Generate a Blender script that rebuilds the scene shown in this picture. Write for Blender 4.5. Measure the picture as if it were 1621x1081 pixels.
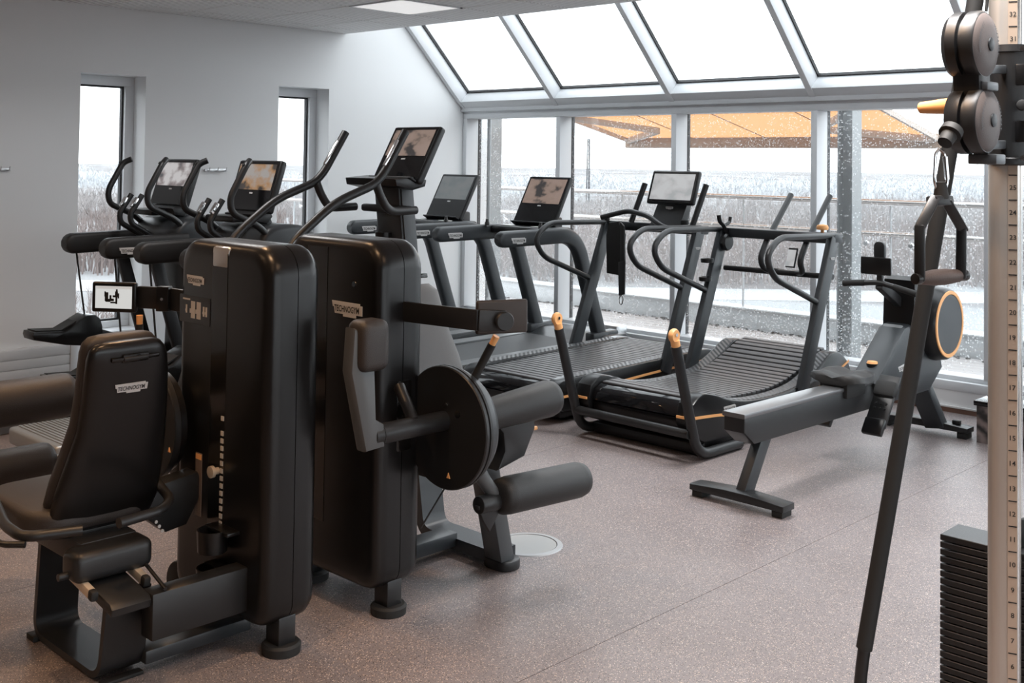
import bpy, bmesh, math, random
from mathutils import Vector, Matrix
random.seed(7)
PI = math.pi
SC = bpy.context.scene
COL = SC.collection
for o in list(bpy.data.objects):
    bpy.data.objects.remove(o, do_unlink=True)

# ------------------------------------------------------------------ camera
# room axes: X along the glazed back wall, Y along the left wall, camera above the origin
F_PX, CY_PX, YAW, PITCH, ROLL, CAM_H = 1763.195, 204.665, 0.768052, 0.0287, 0.013492, 1.695
_s, _c = math.sin(YAW), math.cos(YAW)
_f = Vector((-_s * math.cos(PITCH), _c * math.cos(PITCH), math.sin(PITCH)))
_r0 = Vector((_c, _s, 0.0)); _u0 = _r0.cross(_f)
_r = _r0 * math.cos(ROLL) + _u0 * math.sin(ROLL)
_u = -_r0 * math.sin(ROLL) + _u0 * math.cos(ROLL)
cam_data = bpy.data.cameras.new('camera')
cam = bpy.data.objects.new('camera', cam_data); COL.objects.link(cam)
M4 = Matrix(((_r.x, _u.x, -_f.x, 0), (_r.y, _u.y, -_f.y, 0), (_r.z, _u.z, -_f.z, CAM_H), (0, 0, 0, 1)))
cam.matrix_world = M4
cam_data.sensor_width = 36.0
cam_data.lens = 36.0 * F_PX / 1621.0
cam_data.shift_y = -(540.5 - CY_PX) / 1621.0
cam_data.clip_start = 0.05; cam_data.clip_end = 2000
SC.camera = cam

# ------------------------------------------------------------------ world: even overcast sky
world = bpy.data.worlds.new('overcast'); SC.world = world
world.use_nodes = True
wn = world.node_tree; wn.nodes.clear()
_bg = wn.nodes.new('ShaderNodeBackground'); _wo = wn.nodes.new('ShaderNodeOutputWorld')
_bg.inputs[0].default_value = (0.93, 0.965, 1.0, 1); _bg.inputs[1].default_value = 3.9
wn.links.new(_bg.outputs[0], _wo.inputs[0])
SC.view_settings.view_transform = 'Standard'; SC.view_settings.look = 'None'
SC.view_settings.gamma = 1.0; SC.view_settings.use_curve_mapping = False
SC.view_settings.exposure = 0.0
SC.cycles.use_denoising = True
SC.cycles.max_bounces = 10; SC.cycles.diffuse_bounces = 5; SC.cycles.glossy_bounces = 4
SC.cycles.transparent_max_bounces = 24; SC.cycles.transmission_bounces = 6
SC.cycles.sample_clamp_indirect = 6.0
SC.cycles.caustics_reflective = False; SC.cycles.caustics_refractive = False

WL, WB = -8.143, 7.716          # left wall plane X, glazed back wall plane Y
CEIL = 2.836
XR, YF = 4.0, -4.5              # right end and front end of the hall (behind the camera)

# ------------------------------------------------------------------ pixel helpers (1621 x 1081 frame)
def ray(x, y):
    return _f + _r * ((x - 810.5) / F_PX) - _u * ((y - CY_PX) / F_PX)
def onZ(x, y, z=0.0):
    d = ray(x, y); return Vector((0, 0, CAM_H)) + d * ((z - CAM_H) / d.z)
def onX(x, y, X):
    d = ray(x, y); return Vector((0, 0, CAM_H)) + d * (X / d.x)
def onY(x, y, Y):
    d = ray(x, y); return Vector((0, 0, CAM_H)) + d * (Y / d.y)
def onP(x, y, p0, n):
    d = ray(x, y); o = Vector((0, 0, CAM_H)); n = Vector(n); return o + d * ((Vector(p0) - o).dot(n) / d.dot(n))
def at(x, y, D):
    return Vector((0, 0, CAM_H)) + ray(x, y) * D

# ------------------------------------------------------------------ materials
MATS = {}
def mat(name, base, rough=0.5, metal=0.0, bump=0.0, bscale=200.0, spec=0.5, vary=0.0, vscale=30.0, coat=0.0, emit=None, estr=0.0):
    if name in MATS: return MATS[name]
    m = bpy.data.materials.new(name); m.use_nodes = True
    nt = m.node_tree; b = nt.nodes['Principled BSDF']
    b.inputs['Base Color'].default_value = (*base, 1)
    b.inputs['Roughness'].default_value = rough
    b.inputs['Metallic'].default_value = metal
    b.inputs['Specular IOR Level'].default_value = spec
    b.inputs['Coat Weight'].default_value = coat
    if emit:
        b.inputs['Emission Color'].default_value = (*emit, 1); b.inputs['Emission Strength'].default_value = estr
    tc = None
    if bump or vary:
        tc = nt.nodes.new('ShaderNodeTexCoord')
    if bump:
        n = nt.nodes.new('ShaderNodeTexNoise'); n.inputs['Scale'].default_value = bscale; n.inputs['Detail'].default_value = 2
        bp = nt.nodes.new('ShaderNodeBump'); bp.inputs['Strength'].default_value = bump; bp.inputs['Distance'].default_value = 0.002
        nt.links.new(tc.outputs['Object'], n.inputs['Vector']); nt.links.new(n.outputs['Fac'], bp.inputs['Height'])
        nt.links.new(bp.outputs['Normal'], b.inputs['Normal'])
    if vary:
        n2 = nt.nodes.new('ShaderNodeTexNoise'); n2.inputs['Scale'].default_value = vscale; n2.inputs['Detail'].default_value = 4
        mx = nt.nodes.new('ShaderNodeMix'); mx.data_type = 'RGBA'
        mx.inputs[6].default_value = (*[c * (1 - vary) for c in base], 1); mx.inputs[7].default_value = (*[min(1, c * (1 + vary)) for c in base], 1)
        nt.links.new(tc.outputs['Object'], n2.inputs['Vector']); nt.links.new(n2.outputs['Fac'], mx.inputs[0])
        nt.links.new(mx.outputs[2], b.inputs['Base Color'])
    MATS[name] = m
    return m
M = {}
M['shell'] = mat('black_textured_plastic', (0.0065, 0.0065, 0.007), 0.28, bump=0.08, bscale=900, spec=0.45)
M['frame'] = mat('charcoal_powder_coat', (0.013, 0.0135, 0.0145), 0.38, bump=0.15, bscale=700)
M['grey_frame'] = mat('graphite_metal', (0.030, 0.034, 0.038), 0.38, bump=0.1, bscale=600)
M['pad'] = mat('black_upholstery', (0.013, 0.0125, 0.0125), 0.5, bump=0.4, bscale=500)
M['seat_fabric'] = mat('dark_grey_upholstery', (0.035, 0.034, 0.034), 0.6, bump=0.4, bscale=500)
M['rubber'] = mat('black_rubber', (0.012, 0.012, 0.012), 0.7)
M['gloss'] = mat('gloss_black', (0.006, 0.006, 0.007), 0.08)
M['silver'] = mat('brushed_aluminium', (0.62, 0.63, 0.64), 0.35, metal=1.0)
M['chrome'] = mat('chrome', (0.75, 0.75, 0.75), 0.15, metal=1.0)
M['satin_al'] = mat('satin_aluminium_column', (0.60, 0.55, 0.50), 0.42, metal=0.75)
M['white_frame'] = mat('white_painted_metal', (0.72, 0.74, 0.76), 0.4)
M['gasket'] = mat('dark_gasket', (0.02, 0.02, 0.022), 0.6)
M['orange'] = mat('amber_accent', (0.95, 0.47, 0.18), 0.45)
M['badge'] = mat('pale_badge', (0.62, 0.61, 0.60), 0.35)
M['ink'] = mat('black_print', (0.01, 0.01, 0.01), 0.6)
M['light_print'] = mat('pale_print', (0.55, 0.52, 0.48), 0.5)
M['galv'] = mat('galvanised_steel', (0.27, 0.285, 0.29), 0.45, metal=0.5, vary=0.25, vscale=60)
M['wall'] = mat('white_wall_paint', (0.80, 0.81, 0.815), 0.75, bump=0.08, bscale=300)
M['skirt'] = mat('white_trim_paint', (0.70, 0.70, 0.70), 0.45)
M['brown'] = mat('brown_skirting', (0.16, 0.085, 0.06), 0.5)

# ------------------------------------------------------------------ mesh helpers
def nb(): return bmesh.new()
def box(bm, c, s, bev=0.0, seg=2, rot=None):
    r = bmesh.ops.create_cube(bm, size=1.0)
    vs = r['verts']
    bmesh.ops.scale(bm, vec=s, verts=vs)
    if bev > 0:
        es = list({e for v in vs for e in v.link_edges})
        rb = bmesh.ops.bevel(bm, geom=es, offset=min(bev, 0.49 * min(s)), segments=seg, affect='EDGES', profile=0.5)
        vs = list({v for f in rb['faces'] for v in f.verts} | {v for v in vs if v.is_valid})
    if rot is not None: bmesh.ops.rotate(bm, cent=(0, 0, 0), matrix=rot, verts=vs)
    bmesh.ops.translate(bm, vec=c, verts=vs)
    return vs
def b2(bm, x0, x1, y0, y1, z0, z1, bev=0.0, seg=2):
    return box(bm, ((x0 + x1) / 2, (y0 + y1) / 2, (z0 + z1) / 2), (abs(x1 - x0), abs(y1 - y0), abs(z1 - z0)), bev, seg)
def bar(bm, a, b, w, h, up=(0, 0, 1), bev=0.0):
    """box beam from a to b, w across, h along up"""
    a, b = Vector(a), Vector(b); d = (b - a); L = d.length; d.normalize()
    s = d.cross(Vector(up)).normalized(); u = s.cross(d)
    R = Matrix((s, d, u)).transposed()
    return box(bm, (a + b) / 2, (w, L, h), bev, 2, R)
def fillet(pts, rad, n=5):
    P = [Vector(p) for p in pts]
    if len(P) < 3 or rad <= 0: return P
    out = [P[0]]
    for i in range(1, len(P) - 1):
        a, b, c = P[i - 1], P[i], P[i + 1]
        u, v = (a - b), (c - b)
        t = min(rad, u.length * 0.48, v.length * 0.48)
        p0, p2 = b + u.normalized() * t, b + v.normalized() * t
        for k in range(n + 1):
            s = k / n
            out.append(p0 * (1 - s) ** 2 + b * 2 * s * (1 - s) + p2 * s * s)
    out.append(P[-1]); return out
def tube(bm, pts, r, seg=12, fil=0.0, cap=True, r2=None, flat=None):
    """round tube along a path; r may be a list; flat=(wu,wv) gives an elliptical/flat section"""
    P = fillet(pts, fil) if fil else [Vector(p) for p in pts]
    n = len(P); rings = []; prev = None
    for i in range(n):
        t = (P[min(i + 1, n - 1)] - P[max(i - 1, 0)]).normalized()
        if prev is None:
            ref = Vector((0, 0, 1)) if abs(t.z) < 0.9 else Vector((1, 0, 0))
            s = t.cross(ref).normalized()
        else:
            s = (prev - t * prev.dot(t)).normalized()
        prev = s; u = s.cross(t)
        if isinstance(r, (list, tuple)):
            k = i / (n - 1) * (len(r) - 1); j = min(int(k), len(r) - 2); rr = r[j] + (r[j + 1] - r[j]) * (k - j)
        else: rr = r
        ru, rv = (rr * flat[0], rr * flat[1]) if flat else (rr, rr)
        rings.append([bm.verts.new(P[i] + s * math.cos(2 * PI * k / seg) * ru + u * math.sin(2 * PI * k / seg) * rv) for k in range(seg)])
    for i in range(n - 1):
        for k in range(seg):
            bm.faces.new((rings[i][k], rings[i][(k + 1) % seg], rings[i + 1][(k + 1) % seg], rings[i + 1][k]))
    if cap:
        bm.faces.new(rings[0]); bm.faces.new(list(reversed(rings[-1])))
def lathe(bm, prof, a, b, seg=24):
    """prof: list of (t, r) with t metres from a along a->b"""
    a, b = Vector(a), Vector(b); d = (b - a).normalized()
    ref = Vector((0, 0, 1)) if abs(d.z) < 0.9 else Vector((1, 0, 0))
    s = d.cross(ref).normalized(); u = s.cross(d)
    rings = []
    for t, r in prof:
        c = a + d * t
        if r < 1e-6: rings.append([bm.verts.new(c)])
        else: rings.append([bm.verts.new(c + (s * math.cos(2 * PI * k / seg) + u * math.sin(2 * PI * k / seg)) * r) for k in range(seg)])
    for i in range(len(rings) - 1):
        A, B = rings[i], rings[i + 1]
        for k in range(seg):
            k2 = (k + 1) % seg
            if len(A) == 1 and len(B) == 1: continue
            if len(A) == 1: bm.faces.new((A[0], B[k2], B[k]))
            elif len(B) == 1: bm.faces.new((A[k], A[k2], B[0]))
            else: bm.faces.new((A[k], A[k2], B[k2], B[k]))
    for g, rv in ((rings[0], False), (rings[-1], True)):
        if len(g) > 1: bm.faces.new(list(reversed(g)) if rv else g)
def cyl(bm, a, b, r, seg=20, bev=0.0):
    L = (Vector(b) - Vector(a)).length
    if bev: lathe(bm, [(0, r - bev), (bev * .3, r - bev * .3), (bev, r), (L - bev, r), (L - bev * .3, r - bev * .3), (L, r - bev)], a, b, seg)
    else: lathe(bm, [(0, r), (L, r)], a, b, seg)
def prism(bm, pts, axis, t0, t1, bev=0.0, seg=2):
    """extrude a 2D outline along axis; axis 'X': pts=(y,z); 'Y': (x,z); 'Z': (x,y)"""
    def mk(p, t):
        return {'X': (t, p[0], p[1]), 'Y': (p[0], t, p[1]), 'Z': (p[0], p[1], t)}[axis]
    A = [bm.verts.new(mk(p, t0)) for p in pts]; B = [bm.verts.new(mk(p, t1)) for p in pts]
    n = len(pts); fs = [bm.faces.new(A), bm.faces.new(list(reversed(B)))]
    for i in range(n):
        fs.append(bm.faces.new((A[i], B[i], B[(i + 1) % n], A[(i + 1) % n])))
    bmesh.ops.recalc_face_normals(bm, faces=fs)
    if bev:
        es = list({e for e in fs[0].edges} | {e for e in fs[1].edges})
        bmesh.ops.bevel(bm, geom=es, offset=bev, segments=seg, affect='EDGES', profile=0.5)
def rrect(x0, x1, y0, y1, r, n=6):
    out = []
    for cx, cy, a0 in ((x1 - r, y1 - r, 0), (x0 + r, y1 - r, 90), (x0 + r, y0 + r, 180), (x1 - r, y0 + r, 270)):
        for k in range(n + 1):
            a = math.radians(a0 + 90 * k / n); out.append((cx + r * math.cos(a), cy + r * math.sin(a)))
    return out
def loft(bm, secs, cap=True):
    rings = [[bm.verts.new(p) for p in s] for s in secs]
    n = len(rings[0])
    for i in range(len(rings) - 1):
        for k in range(n):
            bm.faces.new((rings[i][k], rings[i][(k + 1) % n], rings[i + 1][(k + 1) % n], rings[i + 1][k]))
    if cap:
        bm.faces.new(rings[0]); bm.faces.new(list(reversed(rings[-1])))

def obj(name, bm, m, parent=None, smooth=35, label=None, kind=None):
    """finish a bmesh (world coordinates) as ONE object; under a parent it is stored in the parent's local space"""
    if isinstance(bm, bpy.types.Mesh): me = bm
    else:
        bmesh.ops.recalc_face_normals(bm, faces=bm.faces)
        if parent is not None:
            org = Vector(parent.get('_org', (0, 0, 0)))
            bmesh.ops.translate(bm, vec=-org, verts=bm.verts)
        me = bpy.data.meshes.new(name); bm.to_mesh(me); bm.free()
        if smooth:
            for p in me.polygons: p.use_smooth = True
            try: me.set_sharp_from_angle(angle=math.radians(smooth))
            except Exception: pass
        if m: me.materials.append(m)
    o = bpy.data.objects.new(name, me); COL.objects.link(o)
    if parent is not None:
        o.parent = parent
    if label: o['label'] = label
    if kind: o['kind'] = kind
    return o
def sub(name, bm, m, part, label=None, smooth=35):
    """a sub-part: the part sits at its thing's origin, so both share that local space"""
    th = part.parent
    o = obj(name, bm, m, th, smooth, label)
    o.parent = part
    return o
def thing(name, label, cat, loc=(0, 0, 0), group=None):
    o = bpy.data.objects.new(name, None); COL.objects.link(o)
    o.empty_display_size = 0.1
    o.location = loc; o['label'] = label; o['category'] = cat; o['_org'] = tuple(loc)
    if group: o['group'] = group
    return o
def tag(o, label, cat, group=None):
    o['label'] = label; o['category'] = cat
    if group: o['group'] = group
    return o
def struct(name, bm, m, smooth=35, label=None):
    o = obj(name, bm, m, None, smooth); o['kind'] = 'structure'
    if label: o['label'] = label
    return o
def sroot(name, label=None):
    o = bpy.data.objects.new(name, None); COL.objects.link(o); o['kind'] = 'structure'; o['_org'] = (0, 0, 0)
    if label: o['label'] = label
    return o
def copy_tree(o, parent=None):
    c = o.copy(); COL.objects.link(c)
    if parent is not None: c.parent = parent
    for ch in list(o.children): copy_tree(ch, c)
    return c

# lettering: flat text as a mesh, drawn on the plane spanned by ux (reading direction) and uz (up)
_txt = {}
def text_mesh(s, size=1.0, bold=0.0, ext=0.0):
    key = (s, size, bold, ext)
    if key in _txt: return _txt[key]
    cu = bpy.data.curves.new('lettering', 'FONT'); cu.body = s; cu.size = size; cu.align_x = 'CENTER'; cu.align_y = 'CENTER'
    cu.offset = bold; cu.extrude = ext; cu.resolution_u = 3
    t = bpy.data.objects.new('lettering_tmp', cu); COL.objects.link(t)
    dg = bpy.context.evaluated_depsgraph_get(); dg.update()
    me = bpy.data.meshes.new_from_object(t.evaluated_get(dg))
    bpy.data.objects.remove(t, do_unlink=True)
    _txt[key] = me
    return me
def text_bm(bm, s, c, ux, uz, width=None, height=None, bold=0.0, off=0.0012):
    me = text_mesh(s, 1.0, bold)
    xs = [v.co.x for v in me.vertices]; ys = [v.co.y for v in me.vertices]
    w, h = max(xs) - min(xs), max(ys) - min(ys); cx, cy = (max(xs) + min(xs)) / 2, (max(ys) + min(ys)) / 2
    sx = width / w if width else height / h
    sy = height / h if height else sx
    if not width: sx = sy
    ux, uz, c = Vector(ux).normalized(), Vector(uz).normalized(), Vector(c)
    n = ux.cross(uz)
    vs = [bm.verts.new(c + ux * (v.co.x - cx) * sx + uz * (v.co.y - cy) * sy + n * off) for v in me.vertices]
    for p in me.polygons:
        try: bm.faces.new([vs[i] for i in p.vertices])
        except ValueError: pass
def badge(part_parent, c, ux, uz, w, is_sub=False):
    """stepped pale plate with dark lettering"""
    ux, uz, c = Vector(ux).normalized(), Vector(uz).normalized(), Vector(c); n = ux.cross(uz)
    h = w * 0.30
    ol = [(-.50, .50), (.42, .50), (.42, .36), (.50, .36), (.50, -.30), (.30, -.30), (.30, -.50), (-.12, -.50), (-.12, -.34), (-.40, -.34), (-.43, .10), (-.47, .10)]
    bm = nb(); t = 0.0025
    A = [bm.verts.new(c + ux * x * w + uz * y * h) for x, y in ol]; B = [bm.verts.new(c + ux * x * w + uz * y * h + n * t) for x, y in ol]
    k = len(ol); bm.faces.new(A); bm.faces.new(B)
    for i in range(k): bm.faces.new((A[i], B[i], B[(i + 1) % k], A[(i + 1) % k]))
    pl = obj('badge', bm, M['badge'], part_parent, 0)
    bt = nb(); text_bm(bt, 'TECHNOGYM', c + n * t + ux * w * 0.0 + uz * h * 0.03, ux, uz, width=w * 0.82, height=h * 0.44, bold=0.015)
    lt = obj('badge_lettering', bt, M['ink'], part_parent, 0); lt.parent = pl
    return pl
# ------------------------------------------------------------------ recessed warm downlights of the hall (fixtures are built below)
DOWNLIGHTS = [(-4.35, 2.45), (-2.95, 1.55), (-5.75, 1.75), (-4.3, 0.3), (-1.7, 0.4), (-6.9, 0.6), (-5.4, -1.2), (-2.9, -1.3), (-0.4, -1.2), (0.9, 0.9), (-1.3, 2.1)]
LAMP_W = 10.0
# unseen neutral fill panels added to the ceiling to brighten floor and wall (their frames and diffusers are built with the ceiling)
FILL_PANELS = [(-1.1, 2.6, 1.0), (1.3, 2.6, 1.0), (-3.5, 5.0, 0.9), (-1.1, 5.0, 1.0), (1.3, 5.0, 1.0), (-5.9, 3.35, 0.6)]
FILL_PANEL_W = 27.0
# ------------------------------------------------------------------ floor
def floor_material():
    m = bpy.data.materials.new('speckled_rubber_floor'); m.use_nodes = True
    nt = m.node_tree; b = nt.nodes['Principled BSDF']; L = nt.links
    tc = nt.nodes.new('ShaderNodeTexCoord')
    n1 = nt.nodes.new('ShaderNodeTexNoise'); n1.inputs['Scale'].default_value = 1.3; n1.inputs['Detail'].default_value = 5
    r1 = nt.nodes.new('ShaderNodeValToRGB')
    r1.color_ramp.elements[0].position = 0.3; r1.color_ramp.elements[0].color = (0.175, 0.152, 0.153, 1)
    r1.color_ramp.elements[1].position = 0.75; r1.color_ramp.elements[1].color = (0.240, 0.212, 0.215, 1)
    L.new(tc.outputs['Object'], n1.inputs['Vector']); L.new(n1.outputs['Fac'], r1.inputs['Fac'])
    def speck(scale, lo, col, prev, w):
        v = nt.nodes.new('ShaderNodeTexVoronoi'); v.inputs['Scale'].default_value = scale
        v.inputs['Randomness'].default_value = 1.0
        sep = nt.nodes.new('ShaderNodeSeparateColor'); L.new(v.outputs['Color'], sep.inputs[0])
        gt = nt.nodes.new('ShaderNodeMath'); gt.operation = 'GREATER_THAN'; gt.inputs[1].default_value = lo
        L.new(sep.outputs[0], gt.inputs[0])
        lt = nt.nodes.new('ShaderNodeMath'); lt.operation = 'LESS_THAN'; lt.inputs[1].default_value = w
        L.new(v.outputs['Distance'], lt.inputs[0])
        mu = nt.nodes.new('ShaderNodeMath'); mu.operation = 'MULTIPLY'; L.new(gt.outputs[0], mu.inputs[0]); L.new(lt.outputs[0], mu.inputs[1])
        mx = nt.nodes.new('ShaderNodeMix'); mx.data_type = 'RGBA'; mx.inputs[7].default_value = (*col, 1)
        L.new(tc.outputs['Object'], v.inputs['Vector']); L.new(mu.outputs[0], mx.inputs[0]); L.new(prev, mx.inputs[6])
        return mx.outputs[2]
    c = speck(215, 0.80, (0.54, 0.42, 0.35), r1.outputs['Color'], 0.42)
    c = speck(150, 0.90, (0.58, 0.51, 0.48), c, 0.33)
    c = speck(240, 0.80, (0.035, 0.03, 0.03), c, 0.45)
    L.new(c, b.inputs['Base Color'])
    b.inputs['Roughness'].default_value = 0.38
    b.inputs['Specular IOR Level'].default_value = 0.5
    n2 = nt.nodes.new('ShaderNodeTexNoise'); n2.inputs['Scale'].default_value = 220; n2.inputs['Detail'].default_value = 2
    n3 = nt.nodes.new('ShaderNodeTexNoise'); n3.inputs['Scale'].default_value = 1.8; n3.inputs['Detail'].default_value = 3
    L.new(tc.outputs['Object'], n2.inputs['Vector']); L.new(tc.outputs['Object'], n3.inputs['Vector'])
    mr = nt.nodes.new('ShaderNodeMapRange'); mr.inputs[3].default_value = 0.34; mr.inputs[4].default_value = 0.50
    L.new(n3.outputs['Fac'], mr.inputs[0]); L.new(mr.outputs[0], b.inputs['Roughness'])
    bp = nt.nodes.new('ShaderNodeBump'); bp.inputs['Strength'].default_value = 0.35; bp.inputs['Distance'].default_value = 0.002
    L.new(n2.outputs['Fac'], bp.inputs['Height']); L.new(bp.outputs['Normal'], b.inputs['Normal'])
    return m
M['floor'] = floor_material()
bm = nb(); b2(bm, WL - 0.3, XR + 0.1, YF - 0.1, WB + 0.2, -0.12, -0.010)
floor = struct('floor', bm, M['rubber'], label='dark speckled rubber gym floor')
floor['_org'] = (0, 0, 0)
SEAM_X = onZ(1090, 952).x
xs = [SEAM_X + k * 1.9 for k in range(-6, 6)]
xs = [WL] + [x for x in xs if WL + 0.2 < x < XR - 0.2] + [XR]
for i in range(len(xs) - 1):
    bm = nb(); b2(bm, xs[i] + 0.0012, xs[i + 1] - 0.0012, YF, WB, -0.010, 0.0)
    obj('rubber_sheet', bm, M['floor'], floor, 0)

# ------------------------------------------------------------------ left wall with two tall windows
W1, W2, SILL, WTOP = (3.758, 4.285), (5.52, 6.055), 0.33, 2.322
WALL_T = 0.34
def wall_box(bm, y0, y1, z0, z1): b2(bm, WL - WALL_T, WL, y0, y1, z0, z1)
bm = nb()
wall_box(bm, YF, W1[0], 0, 4.2); wall_box(bm, W1[1], W2[0], 0, 4.2); wall_box(bm, W2[1], WB + 0.35, 0, 4.2)
for w in (W1, W2):
    wall_box(bm, w[0], w[1], 0, SILL); wall_box(bm, w[0], w[1], WTOP, 4.2)
struct('wall_left', bm, M['wall'], 0, 'white painted side wall with two tall narrow windows')

def glass_material(name, veil, drops):
    m = bpy.data.materials.new(name); m.use_nodes = True
    nt = m.node_tree; nt.nodes.clear(); L = nt.links
    out = nt.nodes.new('ShaderNodeOutputMaterial')
    tr = nt.nodes.new('ShaderNodeBsdfTransparent'); tr.inputs[0].default_value = (0.95, 0.965, 0.97, 1)
    gl = nt.nodes.new('ShaderNodeBsdfGlossy'); gl.inputs['Roughness'].default_value = 0.03; gl.inputs['Color'].default_value = (0.9, 0.9, 0.9, 1)
    lwt = nt.nodes.new('ShaderNodeLayerWeight'); lwt.inputs['Blend'].default_value = 0.5
    pw_ = nt.nodes.new('ShaderNodeMath'); pw_.operation = 'POWER'; pw_.inputs[1].default_value = 5.0; L.new(lwt.outputs['Facing'], pw_.inputs[0])
    lw = nt.nodes.new('ShaderNodeMath'); lw.operation = 'MULTIPLY_ADD'; lw.inputs[1].default_value = 0.5; lw.inputs[2].default_value = 0.025; L.new(pw_.outputs[0], lw.inputs[0])
    m1 = nt.nodes.new('ShaderNodeMixShader'); L.new(lw.outputs[0], m1.inputs[0]); L.new(tr.outputs[0], m1.inputs[1]); L.new(gl.outputs[0], m1.inputs[2])
    tl = nt.nodes.new('ShaderNodeBsdfTranslucent'); tl.inputs[0].default_value = (0.9, 0.93, 0.95, 1)
    tc = nt.nodes.new('ShaderNodeTexCoord')
    # rain: fine droplets that scatter, gathered in patches
    v = nt.nodes.new('ShaderNodeTexVoronoi'); v.inputs['Scale'].default_value = 62; L.new(tc.outputs['Object'], v.inputs['Vector'])
    lt = nt.nodes.new('ShaderNodeMath'); lt.operation = 'LESS_THAN'; lt.inputs[1].default_value = 0.36; L.new(v.outputs['Distance'], lt.inputs[0])
    pn = nt.nodes.new('ShaderNodeTexNoise'); pn.inputs['Scale'].default_value = 2.3; pn.inputs['Detail'].default_value = 5; L.new(tc.outputs['Object'], pn.inputs['Vector'])
    sc_ = nt.nodes.new('ShaderNodeSeparateColor'); L.new(v.outputs['Color'], sc_.inputs[0])
    ltp = nt.nodes.new('ShaderNodeMath'); ltp.operation = 'LESS_THAN'; pg = nt.nodes.new('ShaderNodeMath'); pg.operation = 'MULTIPLY_ADD'; pg.inputs[1].default_value = 1.6; pg.inputs[2].default_value = -0.5; L.new(pn.outputs['Fac'], pg.inputs[0]); L.new(sc_.outputs[0], ltp.inputs[0]); L.new(pg.outputs[0], ltp.inputs[1])
    mu = nt.nodes.new('ShaderNodeMath'); mu.operation = 'MULTIPLY'; L.new(lt.outputs[0], mu.inputs[0]); L.new(ltp.outputs[0], mu.inputs[1])
    mr = nt.nodes.new('ShaderNodeMapRange'); mr.inputs[3].default_value = veil; mr.inputs[4].default_value = veil + drops; L.new(mu.outputs[0], mr.inputs[0])
    m2 = nt.nodes.new('ShaderNodeMixShader'); L.new(mr.outputs[0], m2.inputs[0]); L.new(m1.outputs[0], m2.inputs[1]); L.new(tl.outputs[0], m2.inputs[2])
    L.new(m2.outputs[0], out.inputs[0])
    return m
M['glass_side'] = glass_material('clear_window_glass', 0.01, 0.01)
M['glass_rain'] = glass_material('rain_specked_glass', 0.035, 0.26)
M['glass_roof'] = glass_material('clear_roof_glass', 0.01, 0.01)
M['glass_rail'] = glass_material('balustrade_glass', 0.04, 0.08)

for i, w in enumerate((W1, W2)):
    root = sroot('window_%d' % (i + 1), 'tall narrow window in the white side wall')
    xg = WL - 0.235
    fw = 0.075
    bm = nb()   # frame: head, sill, two jambs
    b2(bm, xg - 0.04, xg + 0.05, w[0], w[1], WTOP - fw, WTOP, 0.004); b2(bm, xg - 0.04, xg + 0.05, w[0], w[1], SILL, SILL + fw, 0.004)
    b2(bm, xg - 0.04, xg + 0.05, w[0], w[0] + fw, SILL + fw, WTOP - fw, 0.004); b2(bm, xg - 0.04, xg + 0.05, w[1] - fw, w[1], SILL + fw, WTOP - fw, 0.004)
    obj('window_frame', bm, M['white_frame'], root)
    bm = nb()
    a0, a1, c0, c1, g = w[0] + fw, w[1] - fw, SILL + fw, WTOP - fw, 0.015
    b2(bm, xg - 0.015, xg + 0.02, a0, a1, c1 - g, c1); b2(bm, xg - 0.015, xg + 0.02, a0, a1, c0, c0 + g)
    b2(bm, xg - 0.015, xg + 0.02, a0, a0 + g, c0 + g, c1 - g); b2(bm, xg - 0.015, xg + 0.02, a1 - g, a1, c0 + g, c1 - g)
    obj('gasket', bm, M['gasket'], root, 0)
    bm = nb(); b2(bm, xg - 0.004, xg + 0.004, a0 + g, a1 - g, c0 + g, c1 - g)
    obj('pane', bm, M['glass_side'], root, 0)
    bm = nb(); b2(bm, WL - 0.185, WL + 0.02, w[0] + 0.001, w[1] - 0.001, SILL, SILL + 0.025, 0.004)
    obj('window_sill', bm, M['white_frame'], root)

# cable trunking along the wall
root = sroot('trim_1', 'grey aluminium cable trunking along the side wall')
bm = nb(); b2(bm, WL, WL + 0.055, YF, 3.70, 0.082, 0.302, 0.004); obj('trunking_body', bm, mat('trunking_grey', (0.60, 0.60, 0.60), 0.4), root)
for k in range(3):
    bm = nb(); b2(bm, WL + 0.055, WL + 0.062, YF, 3.70, 0.088 + k * 0.071, 0.155 + k * 0.071, 0.002)
    obj('trunking_cover', bm, mat('trunking_grey', (0.60, 0.60, 0.60), 0.4), root)
bm = nb(); b2(bm, WL, WL + 0.066, 3.70, 3.758, 0.078, 0.306, 0.006); obj('trunking_end', bm, M['white_frame'], root)
bm = nb(); b2(bm, WL, WL + 0.016, YF, WB - 0.05, 0.0, 0.062, 0.003)
struct('baseboard_left', bm, M['skirt'])

# ------------------------------------------------------------------ rear walls of the hall (out of view, darkened to cut reflections on the machines)
bm = nb(); b2(bm, WL - WALL_T, XR + 0.2, YF - 0.2, YF, 0, 4.2); struct('wall_front', bm, mat('dark_feature_wall', (0.16, 0.14, 0.13), 0.8), 0)
bm = nb(); b2(bm, XR, XR + 0.2, YF, -2.4, 0, 4.2); b2(bm, XR, XR + 0.2, -2.4, WB + 0.35, 0, 0.25); b2(bm, XR, XR + 0.2, -2.4, WB + 0.35, 2.45, 4.2); struct('wall_right', bm, mat('dark_feature_wall', (0.16, 0.14, 0.13), 0.8), 0)

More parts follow.
